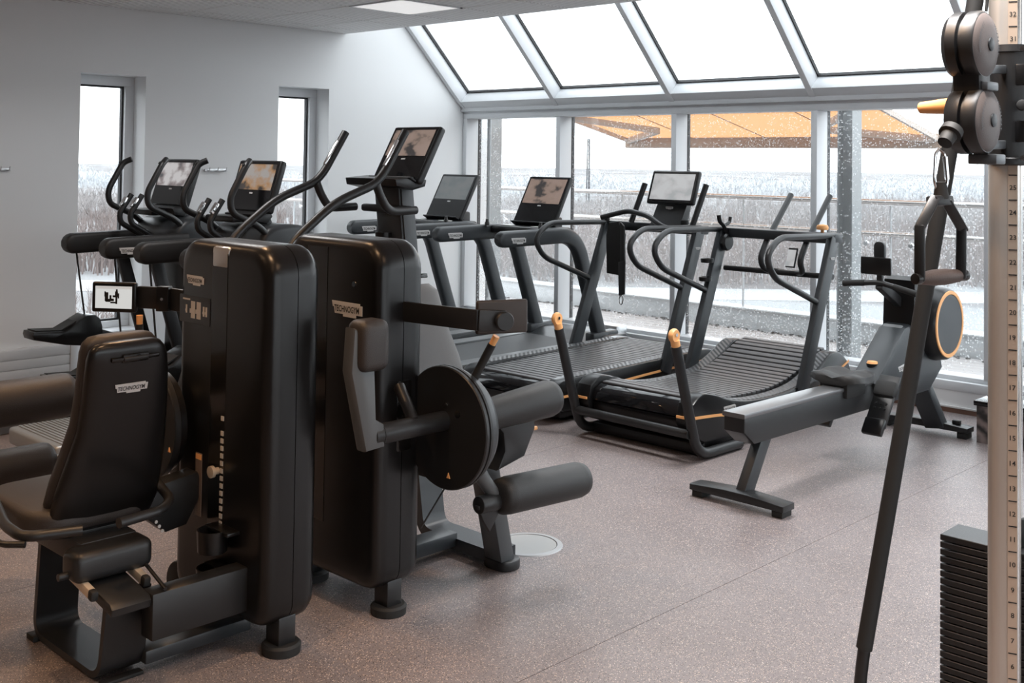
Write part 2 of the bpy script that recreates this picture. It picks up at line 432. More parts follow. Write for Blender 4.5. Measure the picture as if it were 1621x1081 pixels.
wr = sroot('window_5', 'large side glazing at the right end of the hall')  # unseen glazing, added to bring more daylight onto floor and machines
for k in range(8):
    y = -2.4 + k * 1.41
    bm = nb(); b2(bm, XR + 0.03, XR + 0.17, y - 0.03, y + 0.03, 0.25, 2.45, 0.004); obj('mullion', bm, M['white_frame'], wr)
    if k < 7:
        bm = nb(); b2(bm, XR + 0.10, XR + 0.108, y + 0.03, y + 1.38, 0.25, 2.45); obj('pane', bm, M['glass_roof'], wr, 0)
# ------------------------------------------------------------------ glazed back wall
MUL = [WL + 0.03] + [-6.862 + 1.307 * k for k in range(9)]
MUL = [x for x in MUL if x < XR]
YG = WB + 0.165
root = sroot('wall_back', 'low white wall under the terrace glazing')
bm = nb(); b2(bm, WL, XR, WB + 0.004, WB + 0.25, 0.0, 0.150); obj('low_wall', bm, M['wall'], root, 0)
bm = nb(); b2(bm, WL, XR, WB - 0.012, WB + 0.004, 0.032, 0.046, 0.003); obj('skirting_lip', bm, M['skirt'], root)
bm = nb(); b2(bm, WL, XR, WB - 0.008, WB + 0.004, 0.0, 0.032); obj('skirting', bm, M['brown'], root, 0)
fac = sroot('window_3', 'white framed terrace glazing with rain on the glass')
bm = nb(); b2(bm, WL, XR, WB, WB + 0.2, 0.150, 0.215, 0.004); b2(bm, WL, XR, WB + 0.05, WB + 0.2, 0.215, 0.245, 0.003)
obj('bottom_rail', bm, M['white_frame'], fac)
bm = nb(); b2(bm, WL, XR, WB, WB + 0.2, 2.116, 2.165, 0.003); b2(bm, WL, XR, WB + 0.006, WB + 0.2, 2.165, 2.185); b2(bm, WL, XR, WB - 0.03, WB + 0.2, 2.185, 2.222, 0.003)
obj('header_rail', bm, M['white_frame'], fac)
for i, x in enumerate(MUL):
    bm = nb(); b2(bm, x - 0.026, x + 0.026, WB, YG, 0.245, 2.116, 0.004); obj('mullion', bm, M['white_frame'], fac)
    bm = nb(); b2(bm, x - 0.022, x + 0.022, YG, YG + 0.05, 0.245, 2.116); obj('mullion_gasket', bm, M['gasket'], fac, 0)
    if i + 1 < len(MUL):
        bm = nb(); b2(bm, x + 0.022, MUL[i + 1] - 0.022, YG + 0.012, YG + 0.02, 0.24, 2.12); obj('pane', bm, M['glass_rain'], fac, 0)
# sloping roof glazing at 45 degrees
rg = sroot('window_4', 'sloping roof glazing above the terrace windows')
S2 = math.sqrt(0.5)
def slope(x, s, d):          # s along the slope upwards from the eaves, d outwards from the inner face
    return Vector((x, WB - 0.02 - s * S2 + d * S2, 2.205 + s * S2 + d * S2))
SL = 2.25
for i, x in enumerate(MUL):
    bm = nb(); bar(bm, slope(x, 0.0, 0.07), slope(x, SL, 0.07), 0.052, 0.14, (0, S2, S2), 0.004); obj('rafter', bm, M['white_frame'], rg)
    bm = nb(); bar(bm, slope(x, 0.10, 0.15), slope(x, SL, 0.15), 0.072, 0.03, (0, S2, S2)); obj('rafter_gasket', bm, M['gasket'], rg, 0)
    if i + 1 < len(MUL):
        x2 = MUL[i + 1]
        bm = nb(); bar(bm, slope((x + x2) / 2, 0.11, 0.155), slope((x + x2) / 2, SL, 0.155), x2 - x - 0.06, 0.008, (0, S2, S2)); obj('roof_pane', bm, M['glass_roof'], rg, 0)
bm = nb(); bar(bm, slope(WL, 0.05, 0.07), slope(XR, 0.05, 0.07), 0.10, 0.13, (0, S2, S2), 0.003); obj('eaves_rail', bm, M['white_frame'], rg)
bm = nb(); bar(bm, slope(WL, 0.105, 0.148), slope(XR, 0.105, 0.148), 0.014, 0.03, (0, S2, S2)); obj('eaves_gasket', bm, M['gasket'], rg, 0)
bm = nb(); b2(bm, WL, XR, 6.0, 6.22, CEIL + 0.16, 4.0); b2(bm, WL, XR, 5.9, 6.4, 3.80, 4.0)
struct('wall_upper', bm, M['wall'], 0, 'white upstand above the ceiling edge')

# ------------------------------------------------------------------ ceiling of square ribbed tiles
def tile_material():
    m = mat('ribbed_ceiling_tile', (0.62, 0.62, 0.62), 0.6)
    nt = m.node_tree; b = nt.nodes['Principled BSDF']; L = nt.links
    tc = nt.nodes.new('ShaderNodeTexCoord')
    w = nt.nodes.new('ShaderNodeTexWave'); w.wave_type = 'BANDS'; w.bands_direction = 'Y'; w.inputs['Scale'].default_value = 8.0; w.inputs['Distortion'].default_value = 0
    L.new(tc.outputs['Object'], w.inputs['Vector'])
    rp = nt.nodes.new('ShaderNodeValToRGB'); rp.color_ramp.elements[0].position = 0.25; rp.color_ramp.elements[1].position = 0.5
    rp.color_ramp.elements[0].color = (0.58, 0.58, 0.58, 1); rp.color_ramp.elements[1].color = (0.92, 0.92, 0.92, 1)
    L.new(w.outputs['Fac'], rp.inputs['Fac']); L.new(rp.outputs['Color'], b.inputs['Base Color'])
    return m
M['tile'] = tile_material()
CE = 6.24                       # ceiling edge towards the glazing
TX0 = onZ(470.7, 19.4, CEIL).x; TY0 = 3.905
gy = [TY0 + 0.6 * k for k in range(-2, 4)]        # joints
gx = [TX0 + 0.6 * k for k in range(-1, 9)]
bm = nb()
b2(bm, WL, XR, YF, CE, CEIL + 0.03, CEIL + 0.17)
ceil = struct('ceiling', bm, mat('ceiling_slab', (0.10, 0.10, 0.10), 0.8), 0, 'suspended ceiling of square ribbed metal tiles'); ceil['_org'] = (0, 0, 0)
yb = gy[0]
bm = nb(); b2(bm, WL, XR, YF, yb - 0.003, CEIL, CEIL + 0.03); b2(bm, gx[-1] + 0.003, XR, yb, CE, CEIL, CEIL + 0.03)
obj('plain_field', bm, mat('ceiling_field', (0.78, 0.78, 0.78), 0.7), ceil, 0)
lc = (onZ(544.7, 8.9, CEIL) + onZ(719.6, 12.6, CEIL)) / 2
cols = [WL] + [x for x in gx if x > WL + 0.02]
rows = gy + [CE]
tile_cache = {}
LIGHT_CELL = None
for i in range(len(cols) - 1):
    for j in range(len(rows) - 1):
        x0, x1, y0, y1 = cols[i], cols[i + 1], rows[j], rows[j + 1]
        if x0 <= lc.x <= x1 and y0 <= lc.y <= y1: LIGHT_CELL = (x0, x1, y0, y1); continue
        key = (round(x1 - x0, 3), round(y1 - y0, 3))
        if key not in tile_cache:
            bm = nb(); box(bm, (0, 0, 0.012), (x1 - x0 - 0.012, y1 - y0 - 0.012, 0.024), 0.003, 1)
            me = bpy.data.meshes.new('ceiling_tile'); bm.to_mesh(me); bm.free(); me.materials.append(M['tile']); tile_cache[key] = me
        o = bpy.data.objects.new('ceiling_tile', tile_cache[key]); COL.objects.link(o); o.parent = ceil
        o.location = ((x0 + x1) / 2, (y0 + y1) / 2, CEIL)
cells = [(LIGHT_CELL, 'square flush light panel set into the ribbed ceiling', 0)] if LIGHT_CELL else []
cells += [((px_ - 0.3, px_ + 0.3, py_ - 0.3, py_ + 0.3), 'square light panel in the ceiling of the hall outside the view', FILL_PANEL_W * pk_) for px_, py_, pk_ in FILL_PANELS]
for (x0, x1, y0, y1), lab_, pw_w in cells:
    px_c = (x0 + x1) / 2
    t = thing('ceiling_light', lab_, 'light', ((x0 + x1) / 2, (y0 + y1) / 2, CEIL - 0.006), 'square ceiling light panels')
    bm = nb()
    for a in ((x0, x1, y0, y0 + 0.02), (x0, x1, y1 - 0.02, y1), (x0, x0 + 0.02, y0, y1), (x1 - 0.02, x1, y0, y1)): b2(bm, *a, CEIL - 0.006, CEIL + (0.02 if pw_w == 0 else 0.0))
    obj('light_frame', bm, M['white_frame'], t, 0)
    bm = nb(); b2(bm, x0 + 0.02, x1 - 0.02, y0 + 0.02, y1 - 0.02, CEIL - 0.003, CEIL - 0.0005)
    obj('diffuser', bm, mat('lit_diffuser', (0.8, 0.8, 0.8), 0.5, emit=(1.0, 0.98, 0.96), estr=0.55), t, 0)
    if pw_w:
        ld = bpy.data.lights.new('panel_lamp', 'AREA'); ld.shape = 'SQUARE'; ld.size = 0.55; ld.energy = pw_w; ld.color = (1.0, 0.975, 0.96); ld.spread = math.radians(105 if px_c > -5 else 150)
        lo = bpy.data.objects.new('panel_lamp', ld); COL.objects.link(lo); lo.parent = t; lo.location = (0, 0, -0.004)
# warm downlights: a trim ring and lens each, with the lamp inside
for k, (x, y) in enumerate(DOWNLIGHTS):
    t = thing('downlight', 'round recessed warm downlight in the ceiling of the hall', 'light', (x, y, CEIL), 'recessed ceiling downlights')
    bm = nb(); lathe(bm, [(0, 0.085), (0.012, 0.085), (0.012, 0.062), (0, 0.062)], (x, y, CEIL - 0.012), (x, y, CEIL), 20); obj('trim_ring', bm, M['white_frame'], t)
    bm = nb(); cyl(bm, (x, y, CEIL - 0.004), (x, y, CEIL - 0.001), 0.061, 20); obj('lens', bm, mat('warm_lens', (0.8, 0.6, 0.4), 0.4, emit=(1.0, 0.62, 0.30), estr=14.0), t)
    ld = bpy.data.lights.new('downlight_lamp', 'AREA'); ld.shape = 'DISK'; ld.size = 0.11; ld.energy = LAMP_W; ld.color = (1.0, 0.60, 0.32); ld.spread = math.radians(125)
    lo = bpy.data.objects.new('downlight_lamp', ld); COL.objects.link(lo); lo.parent = t; lo.location = (0, 0, -0.016)
# coat hook rails on the side wall
for (px0, px1, py, lab) in ((322, 357, 269, 'slim silver hook rail on the side wall between the two windows'), (-22, 15, 268, 'slim silver hook rail at the left edge of the side wall')):
    a, b = onX(px0, py, WL), onX(px1, py, WL)
    t = thing('hook_rail', lab, 'hook rail', (WL, a.y, a.z))
    bm = nb(); b2(bm, WL + 0.02, WL + 0.028, a.y, b.y, a.z - 0.012, a.z + 0.010, 0.002)
    b2(bm, WL, WL + 0.02, a.y + 0.005, a.y + 0.02, a.z - 0.008, a.z + 0.006); b2(bm, WL, WL + 0.02, b.y - 0.02, b.y - 0.005, a.z - 0.008, a.z + 0.006)
    obj('rail', bm, M['silver'], t)
    for s in (0.12, 0.5, 0.88):
        y = a.y + (b.y - a.y) * s
        bm = nb(); tube(bm, [(WL + 0.028, y, a.z - 0.004), (WL + 0.05, y, a.z - 0.006), (WL + 0.06, y, a.z + 0.022)], 0.004, 8, 0.008); obj('hook', bm, M['silver'], t)
# ------------------------------------------------------------------ terrace
DECK_Z = 0.10
ter = sroot('terrace', 'wet timber terrace outside the glazing')
wood = mat('wet_grey_decking', (0.56, 0.53, 0.52), 0.16, vary=0.3, vscale=6)
bm = nb(); b2(bm, -16, 9, WB + 0.26, 9.9, -0.6, DECK_Z - 0.03); obj('terrace_slab', bm, mat('grey_concrete', (0.42, 0.43, 0.44), 0.6, vary=0.15, vscale=8), ter, 0)
n = 11; pw = (9.42 - (WB + 0.27)) / n
bm = nb(); box(bm, (0, 0, 0), (25, pw - 0.006, 0.028), 0.003, 1); me = bpy.data.meshes.new('deck_board'); bm.to_mesh(me); bm.free(); me.materials.append(wood)
for k in range(n):
    o = bpy.data.objects.new('deck_board', me); COL.objects.link(o); o.parent = ter; o.location = (-3.5, WB + 0.27 + pw * (k + 0.5), DECK_Z - 0.014)
bm = nb(); b2(bm, -16, 9, 9.42, 9.62, DECK_Z - 0.03, 0.285, 0.006); b2(bm, -16, 9, 9.40, 9.64, 0.285, 0.30, 0.003)
obj('kerb', bm, mat('grey_kerb', (0.40, 0.42, 0.43), 0.35, vary=0.12, vscale=10), ter)
bm = nb(); random.seed(3)
for k in range(260):
    x = random.uniform(-10, -2.5); y = 9.40 - random.random() ** 2 * 0.10; s = random.uniform(0.006, 0.02)
    box(bm, (x, y, DECK_Z + s * 0.3), (s * 1.6, s, s * 0.8), 0, 1, Matrix.Rotation(random.uniform(0, 3), 3, 'Z'))
o = obj('leaf_litter', bm, mat('dark_wet_leaves', (0.03, 0.022, 0.018), 0.5), ter, 0); o['kind'] = 'stuff'
# balustrade: glass panels held by buttons, two round rails
bal = thing('balustrade', 'glass terrace balustrade with two round metal handrails', 'balustrade', (-4.0, 9.5, 0.30))
for z, r in ((1.375, 0.024), (1.09, 0.024)):
    bm = nb(); cyl(bm, (-16, 9.47, z), (9, 9.47, z), r, 12); obj('handrail', bm, mat('wet_handrail', (0.45, 0.43, 0.41), 0.25, metal=0.8), bal)
px = -13.6
while px < 8:
    bm = nb(); b2(bm, px + 0.006, px + 1.514, 9.515, 9.527, 0.302, 1.345); obj('glass_panel', bm, M['glass_rail'], bal, 0)
    bm = nb(); b2(bm, px - 0.006, px + 0.006, 9.512, 9.530, 0.302, 1.345); obj('panel_joint', bm, mat('joint_grey', (0.45, 0.46, 0.47), 0.5), bal, 0)
    for dx in (0.2, 1.3):
        bm = nb(); tube(bm, [(px + dx, 9.47, 1.07), (px + dx, 9.47, 1.02), (px + dx, 9.51, 1.00)], 0.007, 8, 0.02); lathe(bm, [(0, 0.0), (0, 0.022), (0.02, 0.026), (0.035, 0.018), (0.035, 0)], (px + dx, 9.48, 1.0), (px + dx, 9.52, 1.0), 12)
        obj('glass_clamp', bm, M['chrome'], bal)
    px += 1.52
# steel posts
for x, lab in ((-8.45, 'galvanised steel post on the terrace beside the wall corner'), (-4.36, 'galvanised steel post on the terrace behind the curved treadmill')):
    t = thing('steel_post', lab, 'post', (x + 0.06, 8.38, DECK_Z), 'terrace posts')
    bm = nb(); b2(bm, x, x + 0.012, 8.3, 8.46, DECK_Z, 2.28); b2(bm, x + 0.118, x + 0.13, 8.3, 8.46, DECK_Z, 2.28); b2(bm, x + 0.012, x + 0.118, 8.374, 8.386, DECK_Z, 2.28)
    obj('shaft', bm, M['galv'], t, 0)
    bm = nb(); b2(bm, x - 0.04, x + 0.17, 8.26, 8.50, DECK_Z, DECK_Z + 0.012); obj('base_plate', bm, M['galv'], t, 0)
# awning
aw = thing('awning', 'extended orange fabric awning over the terrace', 'awning', (-6.2, 9.6, 1.9))
AX0, AX1, AYB, AZB = -8.12, -4.42, 10.35, 1.985
fabric = bpy.data.materials.new('orange_awning_fabric'); fabric.use_nodes = True
_n = fabric.node_tree; _b = _n.nodes['Principled BSDF']; _b.inputs['Base Color'].default_value = (0.55, 0.26, 0.10, 1); _b.inputs['Roughness'].default_value = 0.8
_t = _n.nodes.new('ShaderNodeBsdfTranslucent'); _t.inputs[0].default_value = (0.50, 0.245, 0.105, 1); _m = _n.nodes.new('ShaderNodeMixShader'); _m.inputs[0].default_value = 0.7
_n.links.new(_b.outputs[0], _m.inputs[1]); _n.links.new(_t.outputs[0], _m.inputs[2]); _n.links.new(_m.outputs[0], _n.nodes['Material Output'].inputs[0])
AY0, AZ0 = 9.0, AZB + (AYB - 9.0) * 0.21
nw = 4
for k in range(nw):
    xa, xb = AX0 + (AX1 - AX0) * k / nw, AX0 + (AX1 - AX0) * (k + 1) / nw
    bm = nb(); bm.faces.new([bm.verts.new(v) for v in ((xa, AY0, AZ0), (xb, AY0, AZ0), (xb, AYB, AZB), (xa, AYB, AZB))]); obj('fabric_panel', bm, fabric, aw, 0)
    if k:
        bm = nb(); bar(bm, (xa, AY0, AZ0 - 0.004), (xa, AYB, AZB - 0.004), 0.012, 0.004); obj('fabric_seam', bm, mat('awning_seam', (0.20, 0.10, 0.05), 0.7), aw, 0)
bm = nb(); b2(bm, AX0 - 0.03, AX1 + 0.03, AYB, AYB + 0.09, AZB - 0.115, AZB + 0.03, 0.015); obj('front_bar', bm, mat('awning_bar', (0.30, 0.20, 0.13), 0.5, vary=0.4, vscale=80), aw)
for s, (xa, xe) in enumerate(((AX0 + 0.03, AX0 + 0.9), (AX1 - 0.03, AX1 - 0.9))):
    bm = nb(); bar(bm, (xa, AYB, AZB - 0.03), (xe, 9.75, AZB + 0.06), 0.05, 0.07, bev=0.01); bar(bm, (xe, 9.75, AZB + 0.06), (xa + (0.1 if s == 0 else -0.1), AY0, AZ0 - 0.08), 0.05, 0.07, bev=0.01)
    obj('folding_arm', bm, mat('awning_arm', (0.50, 0.42, 0.36), 0.45), aw)
    bm = nb(); bar(bm, (xa - (0.03 if s == 0 else -0.03), AY0, AZ0 - 0.02), (xa - (0.03 if s == 0 else -0.03), AYB, AZB - 0.02), 0.03, 0.05); obj('side_edge', bm, mat('awning_arm', (0.5, 0.42, 0.36), 0.45), aw)
bm = nb(); cyl(bm, (AX0 - 0.4, AY0, AZ0 - 0.03), (AX1 + 0.3, AY0, AZ0 - 0.03), 0.045, 14); bar(bm, (-8.385, 8.46, 2.22), (-8.385, AY0, AZ0 - 0.03), 0.06, 0.06); bar(bm, (-4.295, 8.46, 2.22), (-4.295, AY0, AZ0 - 0.03), 0.06, 0.06); obj('roller_tube', bm, M['galv'], aw)

# ------------------------------------------------------------------ landscape in winter, seen from an upper floor
GZ = -9.5
def ground_material():
    m = mat('thawing_field', (0.5, 0.5, 0.5), 0.85); nt = m.node_tree; b = nt.nodes['Principled BSDF']; L = nt.links
    tc = nt.nodes.new('ShaderNodeTexCoord'); mp = nt.nodes.new('ShaderNodeMapping'); mp.inputs['Scale'].default_value = (0.02, 0.05, 1); mp.inputs['Rotation'].default_value = (0, 0, 0.7)
    n = nt.nodes.new('ShaderNodeTexNoise'); n.inputs['Scale'].default_value = 1.0; n.inputs['Detail'].default_value = 6
    r = nt.nodes.new('ShaderNodeValToRGB')
    r.color_ramp.elements[0].position = 0.40; r.color_ramp.elements[0].color = (0.08, 0.066, 0.064, 1)
    r.color_ramp.elements[1].position = 0.52; r.color_ramp.elements[1].color = (0.22, 0.225, 0.23, 1)
    L.new(tc.outputs['Object'], mp.inputs[0]); L.new(mp.outputs[0], n.inputs['Vector']); L.new(n.outputs['Fac'], r.inputs['Fac']); L.new(r.outputs['Color'], b.inputs['Base Color'])
    return m
bm = nb(); b2(bm, -1500, 900, -300, 1700, GZ - 1, GZ); g = obj('ground', bm, ground_material(), None, 0); g['kind'] = 'structure'; g['label'] = 'snow patched fields around the building'
TW1 = mat('bare_brown_twigs', (0.17, 0.135, 0.125), 0.9); TW2 = mat('frosted_twigs', (0.27, 0.25, 0.245), 0.9); TW3 = mat('hazy_grey_twigs', (0.50, 0.52, 0.54), 0.9)  # distance haze is painted into the two paler twig colours
def band(name, label, px0, px1, d0, d1, hmin, hmax, n, col, seed, w):
    """brushwood filling a strip of land seen through the windows: bearings from pixels, distance from the lie of the land"""
    rnd = random.Random(seed); verts = []; faces = []
    for k in range(n):
        d = 1.0 / rnd.uniform(1.0 / d1, 1.0 / d0)
        p = at(rnd.uniform(px0, px1), 254, d); x, y = p.x, p.y
        cl = 0.7 + 0.3 * math.sin(x * 0.21 + seed) * math.cos(y * 0.17 + seed * 2)
        h = rnd.uniform(hmin, hmax) * cl
        a = rnd.uniform(0, 6.28); l = rnd.uniform(0, 0.3) * h
        base = Vector((x, y, GZ)); top = base + Vector((math.cos(a) * l, math.sin(a) * l, h))
        seq = [(base, top, w)]
        for q in range(4):
            s = rnd.uniform(0.3, 0.85); pp = base.lerp(top, s); a2 = rnd.uniform(0, 6.28); l2 = h * rnd.uniform(0.2, 0.45)
            seq.append((pp, pp + Vector((math.cos(a2) * l2 * 0.7, math.sin(a2) * l2 * 0.7, l2 * 0.9)), w * 0.6))
        for pp, t, ww in seq:
            i = len(verts); a3 = rnd.uniform(0, 6.28)
            for q in range(3): verts.append((pp.x + math.cos(a3 + q * 2.094) * ww, pp.y + math.sin(a3 + q * 2.094) * ww, pp.z))
            verts.append(tuple(t)); faces += [(i, i + 1, i + 3), (i + 1, i + 2, i + 3), (i + 2, i, i + 3)]
    me = bpy.data.meshes.new(name); me.from_pydata(verts, [], faces); me.materials.append(col)
    o = bpy.data.objects.new(name, me); COL.objects.link(o); o['kind'] = 'stuff'; o['label'] = label; o['category'] = 'shrubs'
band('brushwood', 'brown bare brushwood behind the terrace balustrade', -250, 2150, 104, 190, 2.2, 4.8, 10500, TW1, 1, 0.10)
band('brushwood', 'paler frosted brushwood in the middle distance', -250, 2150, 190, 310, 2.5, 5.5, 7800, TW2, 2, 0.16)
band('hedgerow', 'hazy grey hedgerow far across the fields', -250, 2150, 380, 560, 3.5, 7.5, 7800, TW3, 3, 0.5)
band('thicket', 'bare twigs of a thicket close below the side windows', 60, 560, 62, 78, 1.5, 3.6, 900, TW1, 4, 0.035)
bm = nb(); a, b = at(-250, 254, 92), at(2150, 254, 92); c, d = at(2150, 254, 100), at(-250, 254, 100)
vs = [bm.verts.new((p.x, p.y, GZ + 0.06)) for p in (a, b, c, d)]; vs2 = [bm.verts.new((p.x, p.y, GZ)) for p in (a, b, c, d)]
bm.faces.new(vs); [bm.faces.new((vs[i], vs2[i], vs2[(i + 1) % 4], vs[(i + 1) % 4])) for i in range(4)]
o = obj('road', bm, mat('wet_road', (0.32, 0.33, 0.34), 0.3), None, 0); o['kind'] = 'structure'; o['label'] = 'pale wet road beyond the terrace'
# lattice mast
p = at(932, 254, 300); t = thing('mast', 'thin lattice radio mast far behind the terrace', 'mast', (p.x, p.y, GZ))
bm = nb(); hh = 17.5
for sx, sy in ((-1, -1), (1, -1), (0, 1)): bar(bm, (p.x + sx * 0.4, p.y + sy * 0.4, GZ), (p.x + sx * 0.22, p.y + sy * 0.22, GZ + hh), 0.22, 0.22, (0, 1, 0))
obj('legs', bm, mat('mast_grey', (0.06, 0.065, 0.07), 0.6), t, 0)
bm = nb()
for k in range(14):
    z = GZ + hh * k / 14; z2 = GZ + hh * (k + 1) / 14; s = -1 if k % 2 else 1
    bar(bm, (p.x - s * 0.35, p.y - 0.35, z), (p.x + s * 0.33, p.y - 0.33, z2), 0.05, 0.05, (0, 1, 0))
obj('lattice', bm, mat('mast_grey', (0.06, 0.065, 0.07), 0.6), t, 0)
# ------------------------------------------------------------------ screens
def screen_material(name, base, img, seed=0.0, strength=0.8):
    """flat print of a running picture: soft figure shapes over a lit ground"""
    m = bpy.data.materials.new(name); m.use_nodes = True
    nt = m.node_tree; b = nt.nodes['Principled BSDF']; L = nt.links
    b.inputs['Base Color'].default_value = (0.01, 0.01, 0.01, 1); b.inputs['Roughness'].default_value = 0.12
    tc = nt.nodes.new('ShaderNodeTexCoord'); mp = nt.nodes.new('ShaderNodeMapping'); mp.inputs['Location'].default_value = (seed, seed * 0.7, 0)
    mp.inputs['Scale'].default_value = (7, 7, 11)
    n = nt.nodes.new('ShaderNodeTexNoise'); n.inputs['Scale'].default_value = 1.0; n.inputs['Detail'].default_value = 3
    r = nt.nodes.new('ShaderNodeValToRGB'); r.color_ramp.elements.remove(r.color_ramp.elements[0])
    r.color_ramp.elements[0].position = 0.38; r.color_ramp.elements[0].color = (*img[0], 1)
    for pos, c in ((0.47, img[1]), (0.60, img[2])):
        e = r.color_ramp.elements.new(pos); e.color = (*c, 1)
    L.new(tc.outputs['Object'], mp.inputs[0]); L.new(mp.outputs[0], n.inputs['Vector']); L.new(n.outputs['Fac'], r.inputs['Fac'])
    L.new(r.outputs['Color'], b.inputs['Emission Color']); b.inputs['Emission Strength'].default_value = strength
    return m
M['scr_run'] = screen_material('screen_runner_picture', None, ((0.05, 0.045, 0.045), (0.30, 0.22, 0.18), (0.34, 0.25, 0.21)), 2.0)
M['scr_warm'] = screen_material('screen_warm_picture', None, ((0.06, 0.05, 0.045), (0.42, 0.24, 0.12), (0.40, 0.37, 0.35)), 5.0)
M['scr_grey'] = screen_material('screen_grey_idle', None, ((0.16, 0.18, 0.19), (0.18, 0.20, 0.205), (0.20, 0.21, 0.215)), 9.0, 0.7)
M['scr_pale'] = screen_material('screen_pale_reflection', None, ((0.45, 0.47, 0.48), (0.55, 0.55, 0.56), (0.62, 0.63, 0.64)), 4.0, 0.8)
M['scr_bright'] = mat('screen_bright_page', (0.02, 0.02, 0.02), 0.15, emit=(0.62, 0.62, 0.60), estr=1.0)

def console(th, cx, cy, cz, w, h, tilt, img, split=0.58, lip=True, t=0.04):
    """tilted display facing -Y: casing, picture, darker lower field, marks; returns the casing"""
    T = math.radians(tilt); up = Vector((0, math.sin(T), math.cos(T))); n = Vector((0, -math.cos(T), math.sin(T))); ux = Vector((1, 0, 0)); c = Vector((cx, cy, cz))
    R = Matrix((ux, -n, up)).transposed()
    bm = nb(); box(bm, c - n * t * 0.5, (w, t, h), 0.016, 3, R); cas = obj('display_casing', bm, M['frame'], th)
    bm = nb(); box(bm, c + n * 0.001, (w - 0.022, 0.003, h - 0.022), 0.001, 1, R); obj('glass_front', bm, M['gloss'], th).parent = cas
    ih = (h - 0.06) * split; top = h / 2 - 0.03
    bm = nb(); box(bm, c + up * (top - ih / 2) + n * 0.0032, (w - 0.06, 0.002, ih), 0, 1, R); obj('picture', bm, img, th, 0).parent = cas
    if split < 0.9:
        bm = nb(); box(bm, c + up * (top - ih - 0.022) + n * 0.0035, (0.035, 0.002, 0.009), 0, 1, R); obj('display_mark', bm, M['badge'], th, 0).parent = cas
    if lip:
        bm = nb(); box(bm, c - up * (h / 2 - 0.004) + n * 0.02, (w * 0.92, 0.05, 0.012), 0.004, 1, R); obj('display_ledge', bm, M['frame'], th).parent = cas
    return cas

# ------------------------------------------------------------------ motor treadmills by the corner
def rail_section(bm, path, w, h, seg=16):
    """flat rounded bar (w along X, h across) following a path in a plane of constant X, domed rear end"""
    P = fillet(path, 0.20, 8); n = len(P); rings = []
    for i in range(n):
        tdir = (P[min(i + 1, n - 1)] - P[max(i - 1, 0)]).normalized(); u = Vector((1, 0, 0)).cross(tdir).normalized()
        rings.append((P[i], u))
    tdir = (P[1] - P[0]).normalized()
    secs = []
    def sec(c, u, sw, sh):
        out = []
        for k in range(seg):
            a = 2 * PI * k / seg; ca, sa = math.cos(a), math.sin(a)
            e = 0.45
            out.append(c + Vector((1, 0, 0)) * (abs(ca) ** e * (1 if ca > 0 else -1) * sw / 2) + u * (abs(sa) ** e * (1 if sa > 0 else -1) * sh / 2))
        return out
    for q, s in ((0.0, 0.35), (0.012, 0.68), (0.03, 0.88), (0.055, 1.0)): secs.append(sec(P[0] + tdir * q, rings[0][1], w * (0.7 + 0.3 * s), h * s))
    for c, u in rings[1:]: secs.append(sec(c, u, w, h))
    loft(bm, secs)
def treadmill(x0, label, img):
    th = thing('treadmill', label, 'treadmill', (x0, 6.5, 0), 'motor treadmills by the corner')
    # deck
    bm = nb(); prism(bm, [(5.22, 0.05), (5.20, 0.12), (5.24, 0.19), (5.34, 0.205), (7.05, 0.225), (7.18, 0.27), (7.42, 0.27), (7.52, 0.20), (7.52, 0.06)], 'X', x0 - 0.45, x0 + 0.45, 0.018); obj('deck', bm, M['grey_frame'], th)
    bm = nb(); prism(bm, [(5.30, 0.20), (5.28, 0.206), (7.0, 0.229), (7.0, 0.222)], 'X', x0 - 0.28, x0 + 0.28); obj('running_belt', bm, mat('grey_belt', (0.075, 0.08, 0.085), 0.6, bump=0.3, bscale=300), th)
    for s in (-1, 1):
        bm = nb(); b2(bm, x0 + s * 0.30, x0 + s * 0.44, 5.3, 7.0, 0.212, 0.232, 0.004); obj('foot_rail', bm, mat('grey_foot_rail', (0.16, 0.17, 0.175), 0.45), th)
        xs_ = x0 + s * 0.352
        bm = nb(); rail_section(bm, [Vector((xs_, 5.965, 1.103)), Vector((xs_, 6.86, 1.110)), Vector((xs_, 7.20, 0.20))], 0.085, 0.125)
        rl = obj('side_rail', bm, M['grey_frame'], th)
        badge(th, (xs_ + 0.044, 6.15, 1.09), (0, 1, 0), (0, 0, 1), 0.16).parent = rl
        bm = nb(); b2(bm, xs_ - 0.05, xs_ + 0.05, 7.05, 7.38, 0.20, 0.30, 0.02); obj('rail_foot', bm, M['grey_frame'], th)
        for yy in (5.35, 7.35):
            bm = nb(); b2(bm, x0 + s * 0.36 - 0.04, x0 + s * 0.36 + 0.04, yy - 0.05, yy + 0.05, 0.0, 0.055, 0.006); obj('deck_foot', bm, M['rubber'], th)
    # dashboard and display
    bm = nb(); b2(bm, x0 - 0.32, x0 + 0.32, 6.55, 6.86, 1.10, 1.165, 0.02); obj('dashboard', bm, M['frame'], th)
    for s in (-1, 1):
        bm = nb(); b2(bm, x0 + s * 0.17 - 0.06, x0 + s * 0.17 + 0.06, 6.58, 6.64, 1.165, 1.172, 0.003); obj('key_pad', bm, M['badge'], th)
        bm = nb(); lathe(bm, [(0, 0.02), (0.02, 0.02), (0.03, 0.013), (0.05, 0.013), (0.055, 0.0)], (x0 + s * 0.30, 6.50, 1.165), (x0 + s * 0.30, 6.50, 1.25), 14); obj('speed_knob', bm, M['frame'], th)
    console(th, x0 - 0.01, 6.845, 1.375, 0.47, 0.455, 29, img)
    bm = nb(); b2(bm, x0 - 0.14, x0 + 0.14, 6.80, 6.95, 1.12, 1.24, 0.02); obj('display_neck', bm, M['frame'], th)
    return th
